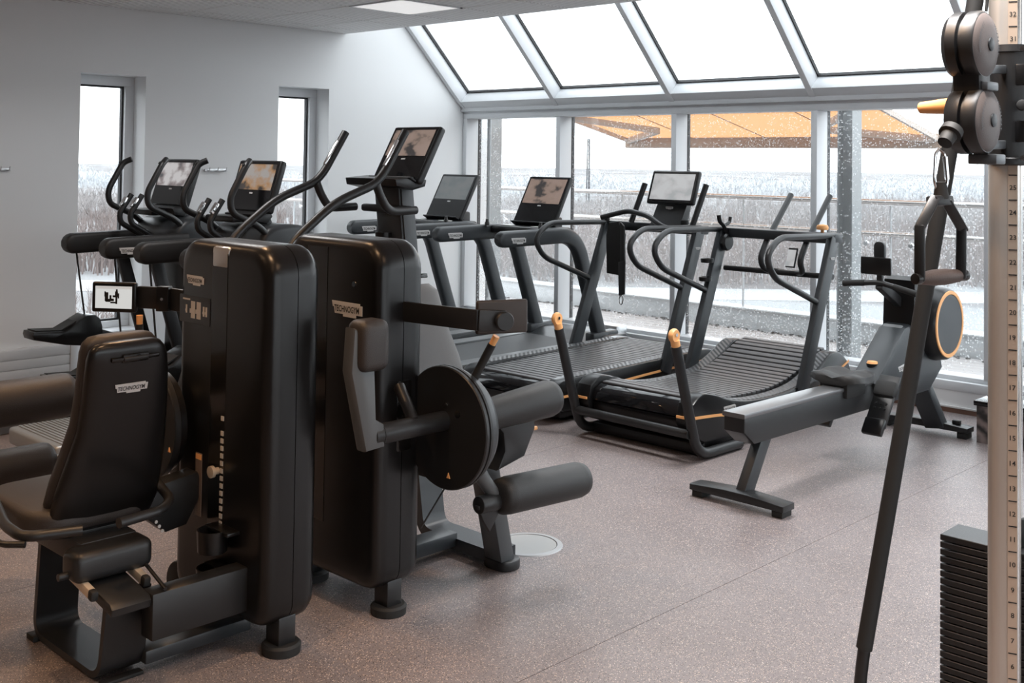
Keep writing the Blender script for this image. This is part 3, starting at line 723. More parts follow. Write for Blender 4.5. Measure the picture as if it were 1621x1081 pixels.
treadmill(-7.35, 'grey treadmill nearest the corner with an idle grey display', M['scr_grey'])
treadmill(-6.25, 'grey treadmill between the corner one and the slatted one, runners on its display', M['scr_run'])

# ------------------------------------------------------------------ slatted self-powered treadmills
RIB = mat('ribbed_foot_rail', (0.085, 0.088, 0.092), 0.45)
_nt = RIB.node_tree; _tc = _nt.nodes.new('ShaderNodeTexCoord'); _w = _nt.nodes.new('ShaderNodeTexWave'); _w.bands_direction = 'DIAGONAL'; _w.inputs['Scale'].default_value = 14
_bp = _nt.nodes.new('ShaderNodeBump'); _bp.inputs['Strength'].default_value = 0.8; _bp.inputs['Distance'].default_value = 0.006
_nt.links.new(_tc.outputs['Object'], _w.inputs['Vector']); _nt.links.new(_w.outputs['Fac'], _bp.inputs['Height']); _nt.links.new(_bp.outputs['Normal'], _nt.nodes['Principled BSDF'].inputs['Normal'])
M['slat'] = mat('rubber_belt_slat', (0.075, 0.075, 0.078), 0.42, bump=0.3, bscale=400)
def curve_at(prof, y):
    for i in range(len(prof) - 1):
        (a, za), (b, zb) = prof[i], prof[i + 1]
        if a <= y <= b:
            s = (y - a) / (b - a); return za + (zb - za) * s
    return prof[-1][1] if y > prof[-1][0] else prof[0][1]
def smooth_prof(pts, n=60):
    """Catmull-Rom through (y,z) points"""
    out = []
    for i in range(len(pts) - 1):
        p0, p1, p2, p3 = pts[max(i - 1, 0)], pts[i], pts[i + 1], pts[min(i + 2, len(pts) - 1)]
        m = max(3, int(n * (p2[0] - p1[0]) / (pts[-1][0] - pts[0][0])))
        for k in range(m):
            t = k / m
            out.append(tuple(0.5 * ((2 * p1[j]) + (-p0[j] + p2[j]) * t + (2 * p0[j] - 5 * p1[j] + 4 * p2[j] - p3[j]) * t * t + (-p0[j] + 3 * p1[j] - 3 * p2[j] + p3[j]) * t ** 3) for j in (0, 1)))
    out.append(tuple(pts[-1])); return out
def slat_treadmill(x0, curved, label):
    th = thing('slat_treadmill', label, 'treadmill', (x0, 6.2, 0), 'self-powered slatted treadmills')
    hw = 0.435
    if curved:
        top = smooth_prof([(5.33, 0.32), (5.42, 0.368), (5.56, 0.345), (5.72, 0.295), (5.95, 0.258), (6.25, 0.248), (6.52, 0.268), (6.75, 0.335), (6.95, 0.425), (7.08, 0.415), (7.19, 0.335)])
        belt = smooth_prof([(5.42, 0.335), (5.56, 0.335), (5.76, 0.285), (6.02, 0.268), (6.38, 0.270), (6.68, 0.325), (6.93, 0.420), (7.10, 0.445)])
        strip = smooth_prof([(5.34, 0.245), (5.60, 0.225), (5.85, 0.19), (6.2, 0.175), (6.6, 0.19), (6.9, 0.265), (7.18, 0.355)], 30)
    else:
        top = smooth_prof([(5.33, 0.22), (5.41, 0.275), (5.56, 0.29), (6.2, 0.297), (6.8, 0.305), (7.1, 0.305), (7.22, 0.25)])
        belt = smooth_prof([(5.42, 0.272), (5.56, 0.276), (6.0, 0.285), (6.6, 0.297), (7.10, 0.302)])
        strip = smooth_prof([(5.34, 0.18), (5.7, 0.19), (6.3, 0.215), (7.15, 0.235)], 20)
    low = [(7.24, 0.24), (7.12, 0.14), (6.7, 0.075), (5.7, 0.075), (5.45, 0.085), (5.33, 0.14), (5.305, 0.22)]
    for s in (-1, 1):
        xa, xb = x0 + s * 0.325, x0 + s * hw
        bm = nb(); prism(bm, top + low, 'X', min(xa, xb), max(xa, xb), 0.012, 2); sd = obj('side_panel', bm, M['shell'], th)
        bm = nb()
        seg = [p for p in top if 5.55 < p[0] < 6.98]
        for a, b in zip(seg[:-1], seg[1:]):
            q = [bm.verts.new((xa + s * 0.012, a[0], a[1] + 0.003)), bm.verts.new((xb - s * 0.018, a[0], a[1] + 0.003)), bm.verts.new((xb - s * 0.018, b[0], b[1] + 0.003)), bm.verts.new((xa + s * 0.012, b[0], b[1] + 0.003))]
            bm.faces.new(q)
        bmesh.ops.remove_doubles(bm, verts=bm.verts, dist=1e-5)
        g = bmesh.ops.extrude_face_region(bm, geom=bm.faces[:]); bmesh.ops.translate(bm, vec=(0, 0, -0.006), verts=[v for v in g['geom'] if isinstance(v, bmesh.types.BMVert)])
        obj('grip_tread', bm, RIB, th).parent = sd
        bm = nb(); xo = xb + s * 0.001
        for a, b in zip(strip[:-1], strip[1:]):
            bm.faces.new([bm.verts.new(v) for v in ((xo, a[0], a[1] - 0.010), (xo, b[0], b[1] - 0.010), (xo, b[0], b[1] + 0.006), (xo, a[0], a[1] + 0.006))])
        bmesh.ops.remove_doubles(bm, verts=bm.verts, dist=1e-5)
        g = bmesh.ops.extrude_face_region(bm, geom=bm.faces[:]); bmesh.ops.translate(bm, vec=(s * 0.003, 0, 0), verts=[v for v in g['geom'] if isinstance(v, bmesh.types.BMVert)])
        obj('accent_strip', bm, M['orange'], th).parent = sd
        # short accent on the rear end of the pod
        zr = strip[0][1]
        bm = nb(); b2(bm, min(xa, xb) + 0.012, max(xa, xb) - 0.01, 5.298, 5.306, zr - 0.008, zr + 0.006); obj('rear_accent', bm, M['orange'], th).parent = sd
        if s == 1: badge(th, (xb + 0.001, 5.70, 0.245 if curved else 0.235), (0, 1, 0), (0, -0.05, 1), 0.13).parent = sd
    # belt of single slats lying on the curve
    L = [0]
    for a, b in zip(belt[:-1], belt[1:]): L.append(L[-1] + math.hypot(b[0] - a[0], b[1] - a[1]))
    pitch = 0.056; n = int(L[-1] / pitch)
    bm = nb(); box(bm, (0, 0, -0.011), (0.63, pitch - 0.012, 0.022), 0.004, 1); sm = bpy.data.meshes.new('belt_slat'); bm.to_mesh(sm); bm.free(); sm.materials.append(M['slat'])
    for k in range(n):
        d = (k + 0.5) * pitch; j = max(i for i in range(len(L)) if L[i] <= d); j = min(j, len(belt) - 2)
        s_ = (d - L[j]) / (L[j + 1] - L[j]); y = belt[j][0] + (belt[j + 1][0] - belt[j][0]) * s_; z = belt[j][1] + (belt[j + 1][1] - belt[j][1]) * s_
        o = bpy.data.objects.new('belt_slat', sm); COL.objects.link(o); o.parent = th; o.location = (0, y - 6.2, z); o.rotation_euler = (math.atan2(belt[j + 1][1] - belt[j][1], belt[j + 1][0] - belt[j][0]), 0, 0)
    bm = nb(); pr = [(p[0], p[1] - 0.026) for p in belt]; prism(bm, pr + [(7.1, 0.16), (5.42, 0.16)], 'X', x0 - 0.318, x0 + 0.318); obj('belt_bed', bm, M['rubber'], th)
    # rear roller with two covers
    zr = belt[0][1]
    bm = nb(); prism(bm, [(5.43, zr - 0.01), (5.375, zr - 0.022), (5.345, zr - 0.055), (5.335, zr - 0.10), (5.43, zr - 0.10)], 'X', x0 - 0.316, x0 + 0.316, 0.004); obj('rear_cover', bm, M['gloss'], th)
    bm = nb(); prism(bm, [(5.43, zr - 0.108), (5.338, zr - 0.108), (5.35, zr - 0.16), (5.39, zr - 0.20), (5.43, zr - 0.20)], 'X', x0 - 0.316, x0 + 0.316, 0.004); obj('rear_lower_cover', bm, M['shell'], th)
    bm = nb(); b2(bm, x0 - 0.36, x0 + 0.36, 5.50, 7.05, 0.02, 0.085, 0.01); obj('base_frame', bm, M['frame'], th)
    for s in (-1, 1):
        for y in (5.6, 6.95):
            bm = nb(); cyl(bm, (x0 + s * 0.3, y, 0), (x0 + s * 0.3, y, 0.03), 0.035, 14); obj('foot', bm, M['rubber'], th)
    # uprights, hand rails
    for s in (-1, 1):
        X = x0 + s * 0.437
        bm = nb(); bar(bm, (X, 6.53, 0.20), (X, 6.95, 1.205), 0.045, 0.105, (0, 1, -0.4), 0.008); up = obj('upright', bm, M['grey_frame'], th)
        bm = nb(); tube(bm, [(X, 6.96, 1.222), (X, 6.24, 1.236), (X, 6.09, 1.12), (X, 6.19, 0.985), (X, 6.72, 0.795)], 0.0205, 14, 0.13); obj('hand_rail', bm, M['frame'], th)
        if s == 1: badge(th, (X + 0.024, 6.90, 1.07), (0, 1, 0.0), (0, 0, 1), 0.06).parent = up
    bm = nb(); b2(bm, x0 - 0.46, x0 + 0.46, 6.93, 7.05, 1.165, 1.235, 0.012); cb = obj('crossbar', bm, M['grey_frame'], th)
    return th
m2 = slat_treadmill(-5.20, False, 'flat slatted treadmill with a raised tablet display and tilted push bars')
m1 = slat_treadmill(-4.115, True, 'curved slatted treadmill with amber edge strips and rear push frame')
# display and push bars of the flat one
x0 = -5.20
console(m2, x0 + 0.17, 6.98, 1.515, 0.44, 0.27, 20, M['scr_pale'], 0.99, False)
bm = nb(); prism(bm, [(6.88, 1.20), (7.00, 1.40), (7.06, 1.40), (6.98, 1.20)], 'X', x0 + 0.02, x0 + 0.30, 0.008); dn = obj('display_neck', bm, M['frame'], m2)
badge(m2, (x0 + 0.16, 6.955, 1.355), (1, 0, 0), (0, 0.45, 0.9), 0.07).parent = dn
bm = nb(); tube(bm, [onX(968, 385, x0 - 0.3), (x0 - 0.30, 6.70, 1.27), (x0 - 0.1, 6.78, 1.33), (x0 + 0.12, 6.74, 1.30), (x0 + 0.30, 6.70, 1.22), (x0 + 0.40, 6.9, 1.2)][1:], 0.02, 12, 0.06); obj('front_grip', bm, M['frame'], m2)
for a, b in (((1021, 291), (999, 352)), ((1118, 293), (1096, 358))):
    p, q = onY(*a, 6.95), onY(*b, 6.88)
    bm = nb(); tube(bm, [q, p], 0.022, 12); lathe(bm, [(-0.012, 0), (-0.010, 0.016), (0, 0.022), (0.004, 0.022), (0.01, 0)], p, p + (p - q), 12); obj('push_bar', bm, M['frame'], m2)
bm = nb(); lathe(bm, [(0, 0.03), (0.035, 0.03), (0.04, 0.02), (0.04, 0)], (x0 - 0.437, 6.93, 1.235), (x0 - 0.437, 6.93, 1.3), 14); obj('clamp_knob', bm, M['rubber'], m2)
bm = nb(); lathe(bm, [(0, 0.03), (0.035, 0.03), (0.04, 0.02), (0.04, 0)], (x0 + 0.32, 6.93, 1.235), (x0 + 0.32, 6.93, 1.3), 14); obj('clamp_knob', bm, M['rubber'], m2)
# push bars, holders and rear frame of the curved one
x0 = -4.115
k = 1.0786
for X in (-4.20, -3.89):
    dx = X + 4.20
    bm = nb(); tube(bm, [(X, 7.30, 1.478), (X, 6.95, 1.14), (X, 6.88, 1.03), (X, 6.93, 0.955), (X + (0.12 if dx == 0 else -0.12), 7.0, 0.94)], 0.021, 12, 0.08); obj('push_bar', bm, M['frame'], m1)
bm = nb(); tube(bm, [(-4.55, 6.97, 0.94), (-3.69, 6.97, 0.94)], 0.02, 12); obj('push_bar_crosspiece', bm, M['frame'], m1)
c = Vector((-3.99, 6.95, 1.05))
bm = nb(); box(bm, c, (0.075, 0.014, 0.14), 0.004, 1, Matrix.Rotation(-0.35, 3, 'X')); ph = obj('phone_cradle', bm, M['frame'], m1)
bm = nb(); box(bm, c + Vector((0, -0.012, 0.0)), (0.062, 0.006, 0.118), 0.002, 1, Matrix.Rotation(-0.35, 3, 'X')); obj('phone', bm, M['scr_pale'], m1).parent = ph
p = onY(1302, 360, 6.99)
bm = nb(); lathe(bm, [(-0.05, 0.012), (-0.015, 0.012), (-0.015, 0.038), (0.0, 0.042), (0.016, 0.036), (0.022, 0.0)], (p.x, p.y, p.z), (p.x, p.y, p.z + 0.1), 16); obj('amber_knob', bm, M['orange'], m1, label='amber knob')
X = x0 - 0.437
bm = nb(); lathe(bm, [(0, 0.0), (0, 0.062), (0.03, 0.066), (0.045, 0.055), (0.05, 0)], (X + 0.02, 6.93, 1.13), (X + 0.12, 6.93, 1.13), 18); hk = obj('belt_mount', bm, M['shell'], m1)
bm = nb(); tube(bm, [(X + 0.04, 6.93, 1.19), (X + 0.04, 6.9, 1.25), (X + 0.04, 6.84, 1.28), (X + 0.04, 6.83, 1.33)], 0.016, 10, 0.03); tube(bm, [(X + 0.04, 6.9, 1.25), (X + 0.04, 6.97, 1.27), (X + 0.04, 6.98, 1.31)], 0.013, 10, 0.03); obj('belt_hook', bm, M['shell'], m1)
for z in (0.99, 0.86):
    yy = 6.72 + (z - 0.79) * 0.15
    bm = nb(); lathe(bm, [(0, 0.045), (0.03, 0.047), (0.03, 0.038), (0.0, 0.036), (0, 0.045)], (X + 0.01, yy - 0.02, z), (X + 0.01, yy - 0.02, z + 0.1), 18); bar(bm, (X + 0.0, yy + 0.02, z + 0.015), (X + 0.0, yy + 0.11, z + 0.015), 0.02, 0.02); obj('bottle_ring', bm, M['shell'], m1)
for s in (-1, 1):
    X = x0 + s * 0.435 + (0.02 if s == 1 else 0.02)
    bm = nb(); tube(bm, [(X, 5.125, 0.68), (X, 5.23, 0.36), (X, 5.34, 0.035), (X, 5.78, 0.030)], 0.030, 16, 0.12); rf = obj('rear_frame_tube', bm, M['frame'], m1)
    a = Vector((X, 5.125, 0.68)); d = Vector((0, -0.30, 0.95)).normalized()
    bm = nb(); tube(bm, [a - d * 0.01, a + d * 0.035], 0.026, 14); lathe(bm, [(-0.016, 0.0), (-0.016, 0.034), (-0.005, 0.040), (0.005, 0.040), (0.016, 0.034), (0.016, 0.0)], a + d * 0.062 - Vector((0, 0, 0)), a + d * 0.062 + Vector((1, 0, 0)), 18); obj('amber_tip', bm, M['orange'], m1, label='amber rounded tip').parent = rf
    bm = nb(); lathe(bm, [(-0.022, 0), (-0.022, 0.010), (0.022, 0.010), (0.022, 0)], a + d * 0.068, a + d * 0.068 + Vector((1, 0, 0)), 12); obj('tip_bolt', bm, M['chrome'], m1).parent = rf
bm = nb(); tube(bm, [(x0 - 0.41, 5.29, 0.165), (x0 + 0.45, 5.27, 0.165)], 0.026, 16); obj('rear_cross_tube', bm, M['frame'], m1)
bm = nb(); b2(bm, x0 - 0.40, x0 + 0.40, 5.44, 5.50, 0.01, 0.07, 0.006); obj('rear_plate', bm, M['frame'], m1)
# harness belt hanging from the flat treadmill
a = onY(977, 385, 6.86); t = thing('harness_belt', 'black padded harness belt with metal clip hanging on a treadmill upright', 'belt', (a.x, 6.86, 0.8))
y = 6.86
def hb(pxs, yy, th_=0.03): return [(onY(px, py, yy).x, onY(px, py, yy).z) for px, py in pxs]
bm = nb(); prism(bm, hb([(967, 352), (962, 372), (963, 432), (984, 436), (989, 372), (982, 350)], y), 'Y', y - 0.025, y + 0.02, 0.008); obj('padded_belt', bm, M['rubber'], t)
bm = nb(); prism(bm, hb([(983, 350), (990, 358), (991, 430), (984, 430)], y - 0.03), 'Y', y - 0.05, y - 0.03, 0.005); obj('outer_flap', bm, M['pad'], t)
bm = nb(); prism(bm, hb([(980, 415), (991, 412), (990, 466), (981, 468)], y - 0.04), 'Y', y - 0.055, y - 0.04, 0.004); obj('strap', bm, M['pad'], t)
a, b = onY(983.5, 467, y - 0.045), onY(983, 482, y - 0.045)
bm = nb(); tube(bm, [a, a + Vector((-0.018, 0, -0.02)), b + Vector((-0.014, 0, 0.01)), b, b + Vector((0.014, 0, 0.01)), a + Vector((0.018, 0, -0.02)), a], 0.005, 8, 0.01); obj('clip', bm, M['chrome'], t)
# silver sill box under the glazing
a = onY(962, 512, WB - 0.06); b = onY(985, 540, WB - 0.06)
t = thing('sill_box', 'small aluminium housing on the sill behind the flat slatted treadmill', 'box', ((a.x + b.x) / 2, WB - 0.08, b.z))
bm = nb(); b2(bm, a.x - 0.12, b.x, WB - 0.14, WB - 0.002, 0.10, a.z, 0.004); obj('housing', bm, M['silver'], t)
bm = nb(); cyl(bm, (b.x - 0.04, WB - 0.15, a.z - 0.05), (b.x - 0.04, WB - 0.14, a.z - 0.05), 0.02, 14); obj('knob', bm, M['rubber'], t)
# ------------------------------------------------------------------ elliptical trainers by the side wall
M['silver_rib'] = mat('ribbed_step_metal', (0.34, 0.36, 0.37), 0.4, metal=0.5)
def elliptical(x0, label, img, pedal_z):
    th = thing('elliptical_trainer', label, 'elliptical', (x0, 3.6, 0), 'elliptical trainers by the side wall')
    bm = nb(); prism(bm, [(3.98, 0.10), (4.00, 0.62), (3.94, 1.02), (4.18, 1.02), (4.24, 0.6), (4.30, 0.10)], 'X', x0 - 0.17, x0 + 0.17, 0.04, 3); obj('front_tower', bm, M['shell'], th)
    bm = nb(); prism(bm, smooth_prof([(3.82, 1.12), (3.83, 1.20), (3.88, 1.262), (3.98, 1.285), (4.10, 1.28), (4.20, 1.25), (4.24, 1.18), (4.24, 1.05)], 40) + [(4.18, 0.97), (3.86, 0.97)], 'X', x0 - 0.305, x0 + 0.305, 0.035, 3); obj('drive_hood', bm, M['grey_frame'], th)
    for s in (-1, 1):
        X = x0 + s * 0.275
        bm = nb(); rail_section(bm, [Vector((X, 3.312, 1.10)), Vector((X, 3.9, 1.115))], 0.11, 0.138); ar = obj('side_arm', bm, M['pad'], th)
        if s == 1: badge(th, (X + 0.057, 3.475, 1.085), (0, 1, 0), (0, 0, 1), 0.15).parent = ar
        # hanging cable, pedal bar and pedal
        pz = pedal_z[0] if s < 0 else pedal_z[1]; py = 3.09 if s < 0 else 2.97
        bm = nb(); tube(bm, [(X, 3.40, 1.04), (X, 3.47, pz + 0.12)], 0.0065, 8); obj('pedal_cable', bm, M['rubber'], th)
        pr = [(0, .065), (-.006, .04), (0.004, .012), (.10, -.012), (.22, -.042), (.33, -.058), (.44, -.055), (.47, -.02), (.47, .06), (.455, .11), (.42, .14), (.36, .145), (.30, .115), (.25, .072), (.20, .052)]
        bm = nb(); prism(bm, [(py + a, pz + b) for a, b in pr], 'X', X - 0.085, X + 0.085, 0.012, 2); pd = obj('pedal', bm, M['shell'], th)
        bm = nb(); prism(bm, [(py + .02, pz + .066), (py + .20, pz + .055), (py + .29, pz + .103), (py + .29, pz + .111), (py + .19, pz + .061), (py + .02, pz + .071)], 'X', X - 0.065, X + 0.065); obj('pedal_tread', bm, M['rubber'], th).parent = pd
        bm = nb(); bar(bm, (X, py + 0.42, pz + 0.02), (X, 4.05, 0.30), 0.05, 0.07, bev=0.01); obj('pedal_bar', bm, M['frame'], th)
        bm = nb(); bar(bm, (x0 + s * 0.235, 3.70, 1.03), (x0 + s * 0.235, 3.93, 0.28), 0.045, 0.085, (0, 1, 0.3), 0.01); obj('swing_leg', bm, M['frame'], th)
        # moving handle and fixed grip
        bm = nb(); tube(bm, [(X - s * 0.035, 3.765, 1.675), (X, 3.72, 1.65), (X, 3.612, 1.455), (X, 3.625, 1.365), (X, 3.83, 1.275), (X, 3.98, 1.10), (X, 4.06, 0.92)], 0.0205, 14, 0.07); hd = obj('moving_handle', bm, M['frame'], th)
        bm = nb(); lathe(bm, [(0, 0.012), (0.003, 0.012), (0.003, 0.0)], (X, 3.70, 1.653), (X, 3.68, 1.668), 12); obj('thumb_button', bm, M['rubber'], th).parent = hd
        X2 = x0 + s * 0.075
        bm = nb(); tube(bm, [(X2, 3.685, 1.435), (X2, 3.60, 1.305), (X2, 3.61, 1.245), (X2, 3.80, 1.13), (X2, 3.95, 1.08)], 0.0185, 12, 0.05); gp = obj('fixed_grip', bm, M['frame'], th)
        bm = nb(); bar(bm, (X2, 3.652, 1.415), (X2, 3.612, 1.35), 0.03, 0.036, (0, 1, -0.5), 0.008); obj('pulse_contact', bm, M['chrome'], th).parent = gp
    bm = nb(); bar(bm, (x0, 4.02, 1.22), (x0, 3.94, 1.40), 0.20, 0.09, (0, 1, 0.4), 0.02); obj('display_neck', bm, M['frame'], th)
    bm = nb(); b2(bm, x0 - 0.22, x0 + 0.10, 3.74, 3.92, 1.295, 1.335, 0.012); obj('accessory_tray', bm, M['shell'], th)
    console(th, x0 + 0.01, 3.945, 1.52, 0.47, 0.34, 17, img, 0.6, False, 0.05)
    bm = nb(); prism(bm, [(3.84, 1.345), (3.86, 1.30), (3.93, 1.285), (3.97, 1.33), (3.95, 1.37)], 'X', x0 - 0.16, x0 + 0.20, 0.012); obj('display_chin', bm, M['frame'], th)
    # base and rear step with ribs
    bm = nb(); b2(bm, x0 - 0.10, x0 + 0.10, 2.9, 4.3, 0.02, 0.11, 0.015); obj('base_beam', bm, M['frame'], th)
    bm = nb(); b2(bm, x0 - 0.30, x0 + 0.30, 4.22, 4.32, 0.0, 0.09, 0.015); obj('front_foot', bm, M['frame'], th)
    sx0, sx1 = x0 - 0.40, x0 + 0.22
    bm = nb(); b2(bm, sx0, sx1, 2.62, 3.02, 0.05, 0.145, 0.02, 3); b2(bm, sx0 + 0.05, sx1 - 0.05, 2.66, 3.0, 0.0, 0.05); stp = obj('rear_step', bm, M['silver_rib'], th)
    for k in range(13):
        y = 2.665 + k * 0.026
        bm2 = nb(); b2(bm2, sx0 + 0.03, sx1 - 0.03, y, y + 0.015, 0.144, 0.151, 0.002, 1); obj('step_rib', bm2, M['silver_rib'], th).parent = stp
    badge(th, (sx1 - 0.13, 2.6195, 0.095), (1, 0, 0), (0, 0, 1), 0.12).parent = stp
    return th
M['scr_refl'] = screen_material('screen_window_reflection', None, ((0.10, 0.10, 0.105), (0.28, 0.24, 0.24), (0.62, 0.60, 0.60)), 1.3, 0.8)  # window reflection painted into the display as emission
elliptical(-7.095, 'elliptical trainer against the side wall, its display catching the window', M['scr_refl'], (0.475, 0.275))
elliptical(-6.09, 'elliptical trainer beside the wall one, an orange picture on its display', M['scr_warm'], (0.30, 0.46))

# ------------------------------------------------------------------ stair climber
xc = -5.075
cl = thing('stair_climber', 'tall stair climber with long curved handrails behind the strength machines', 'stair climber', (xc, 3.8, 0))
bm = nb(); bar(bm, (xc + 0.02, 4.36, 0.45), (xc + 0.0, 4.24, 1.56), 0.23, 0.10, (0, 1, 0.1), 0.02); obj('console_column', bm, M['frame'], cl)
bm = nb(); bar(bm, (xc + 0.138, 4.37, 0.45), (xc + 0.118, 4.25, 1.56), 0.012, 0.09, (0, 1, 0.1), 0.003); obj('column_cover', bm, M['grey_frame'], cl)
console(cl, xc + 0.02, 4.33, 1.735, 0.42, 0.375, 29, M['scr_run'], 0.56, True, 0.05)
bm = nb(); prism(bm, [(4.10, 1.585), (4.11, 1.545), (4.24, 1.52), (4.33, 1.54), (4.34, 1.58), (4.26, 1.60)], 'X', xc - 0.27, xc + 0.20, 0.012); obj('console_tray', bm, M['shell'], cl)
bm = nb(); lathe(bm, [(0, 0.045), (0.07, 0.05), (0.07, 0.044), (0.01, 0.04), (0, 0.0)], (xc - 0.02, 4.20, 1.20), (xc - 0.02, 4.20, 1.3), 18); obj('cup_holder', bm, M['shell'], cl)
for s in (-1, 1):
    X = xc + s * 0.275
    bm = nb(); tube(bm, [(X, 4.105, 1.855), (X, 3.95, 1.615), (X, 3.885, 1.555), (X, 3.62, 1.462), (X, 3.35, 1.262), (X, 3.12, 0.85), (X, 3.12, 0.55)], 0.024, 14, 0.10); hr = obj('hand_rail', bm, M['frame'], cl)
    bm = nb(); tube(bm, [(X, 3.90, 1.558), (X, 3.925, 1.50), (X, 3.99, 1.405), (X, 4.19, 1.41)], 0.024, 14, 0.06); obj('lower_grip', bm, M['frame'], cl)
    bm = nb(); bar(bm, (X, 4.062, 1.80), (X, 3.965, 1.650), 0.026, 0.05, (0, 1, -0.6), 0.01); obj('pulse_contact', bm, M['chrome'], cl).parent = hr
    bm = nb(); prism(bm, [(3.02, 0.0), (3.0, 0.35), (3.08, 0.58), (3.6, 0.56), (4.15, 0.42), (4.30, 0.25), (4.34, 0.0)], 'X', X - 0.04 if s > 0 else X - 0.05, X + 0.05 if s > 0 else X + 0.04, 0.02); obj('side_housing', bm, M['shell'], cl)
bm = nb(); b2(bm, xc - 0.23, xc + 0.23, 4.19, 4.24, 1.385, 1.43, 0.015); obj('grip_crosspiece', bm, M['frame'], cl)
for k in range(3):
    bm = nb(); b2(bm, xc - 0.23, xc + 0.23, 3.1 + k * 0.28, 3.36 + k * 0.28, 0.10 + k * 0.17, 0.14 + k * 0.17, 0.01); obj('stair_tread', bm, M['grey_frame'], cl)
bm = nb(); b2(bm, xc - 0.22, xc + 0.22, 3.2, 4.42, 0.0, 0.09, 0.01); b2(bm, xc - 0.18, xc + 0.18, 4.28, 4.42, 0.085, 0.50, 0.02); obj('base', bm, M['frame'], cl)

# ------------------------------------------------------------------ rowing machine
rx = -3.05
rw = thing('rowing_machine', 'black rowing machine with amber ringed flywheel beside the terrace windows', 'rowing machine', (rx, 5.9, 0))
def foot_bar(name, y, z0, z1, x0, x1):
    bm = nb(); cx = (x0 + x1) / 2
    prism(bm, [(x0, z0 + 0.02), (x0, z0 + 0.05), (cx - 0.07, z1), (cx + 0.07, z1), (x1, z0 + 0.05), (x1, z0 + 0.02)], 'Y', y - 0.055, y + 0.055, 0.006)
    o = obj(name, bm, M['frame'], rw)
    for x in (x0 + 0.04, x1 - 0.04):
        bm = nb(); b2(bm, x - 0.03, x + 0.03, y - 0.045, y + 0.045, 0, z0 + 0.021, 0.004); obj('rubber_foot', bm, M['rubber'], rw).parent = o
foot_bar('rear_foot', 4.83, 0.012, 0.075, rx - 0.27, rx + 0.27)
bm = nb(); bar(bm, (rx, 4.86, 0.05), (rx, 5.07, 0.36), 0.055, 0.085, (0, 1, -0.6), 0.006); obj('rear_leg', bm, M['grey_frame'], rw)
bm = nb(); prism(bm, [(4.765, 0.455), (4.765, 0.375), (4.86, 0.305), (6.42, 0.290), (6.42, 0.44)], 'X', rx - 0.062, rx + 0.062, 0.012); obj('rail_beam', bm, M['frame'], rw)
bm = nb(); prism(bm, [(4.758, 0.468), (4.758, 0.445), (6.40, 0.432), (6.40, 0.455)], 'X', rx - 0.066, rx + 0.066, 0.006); obj('seat_rail', bm, mat('rail_alu_dark', (0.20, 0.20, 0.205), 0.3, metal=0.7), rw)
# seat
sy = onZ(1343, 592, 0.52).y
bm = nb(); secs = []
for t, wx, dz in ((-0.125, 0.10, -0.01), (-0.10, 0.15, 0.0), (-0.04, 0.165, -0.004), (0.0, 0.15, -0.012), (0.05, 0.165, -0.004), (0.10, 0.15, 0.004), (0.125, 0.09, -0.006)):
    secs.append([Vector((rx + a * wx, sy + t, 0.512 + dz + b)) for a, b in ((-1, -0.018), (-0.95, 0.012), (-0.55, 0.024), (0, 0.006), (0.55, 0.024), (0.95, 0.012), (1, -0.018), (0.6, -0.03), (-0.6, -0.03))])
loft(bm, secs); st = obj('seat', bm, M['pad'], rw, 60)
bm = nb(); b2(bm, rx - 0.085, rx + 0.085, sy - 0.11, sy + 0.11, 0.40, 0.49, 0.01); obj('seat_carriage', bm, M['rubber'], rw)
# foot plates
for s in (-1, 1):
    X = rx + s * 0.155
    c = Vector((X, 6.06, 0.36)); T = Matrix.Rotation(math.radians(52), 3, 'X')
    bm = nb(); box(bm, c, (0.125, 0.33, 0.022), 0.008, 2, T); fp = obj('foot_plate', bm, M['frame'], rw)
    bm = nb(); box(bm, c + Vector((0, 0.04, 0.06)), (0.13, 0.10, 0.06), 0.02, 2, T); obj('foot_strap', bm, M['rubber'], rw).parent = fp
    bm = nb(); box(bm, c + Vector((0, -0.11, -0.125)), (0.12, 0.10, 0.035), 0.01, 2, T); obj('heel_cup', bm, M['shell'], rw).parent = fp
    for q in range(6):
        bm = nb(); p = c + T @ Vector(((q % 3 - 1) * 0.03, -0.05 + (q // 3) * 0.03, 0.012)); cyl(bm, p, p + T @ Vector((0, 0, 0.006)), 0.007, 8); obj('grip_stud', bm, M['rubber'], rw).parent = fp
p = onX(1381, 583, rx)
bm = nb(); lathe(bm, [(-0.05, 0.03), (0.0, 0.032), (0.03, 0.036), (0.03, 0)], (p.x, p.y, p.z), (p.x, p.y, p.z + 0.1), 18); kn = obj('level_knob', bm, M['shell'], rw)
bm = nb(); lathe(bm, [(0.03, 0.034), (0.042, 0.028), (0.046, 0)], (p.x, p.y, p.z), (p.x, p.y, p.z + 0.1), 18); obj('knob_cap', bm, M['orange'], rw, label='amber knob cap').parent = kn
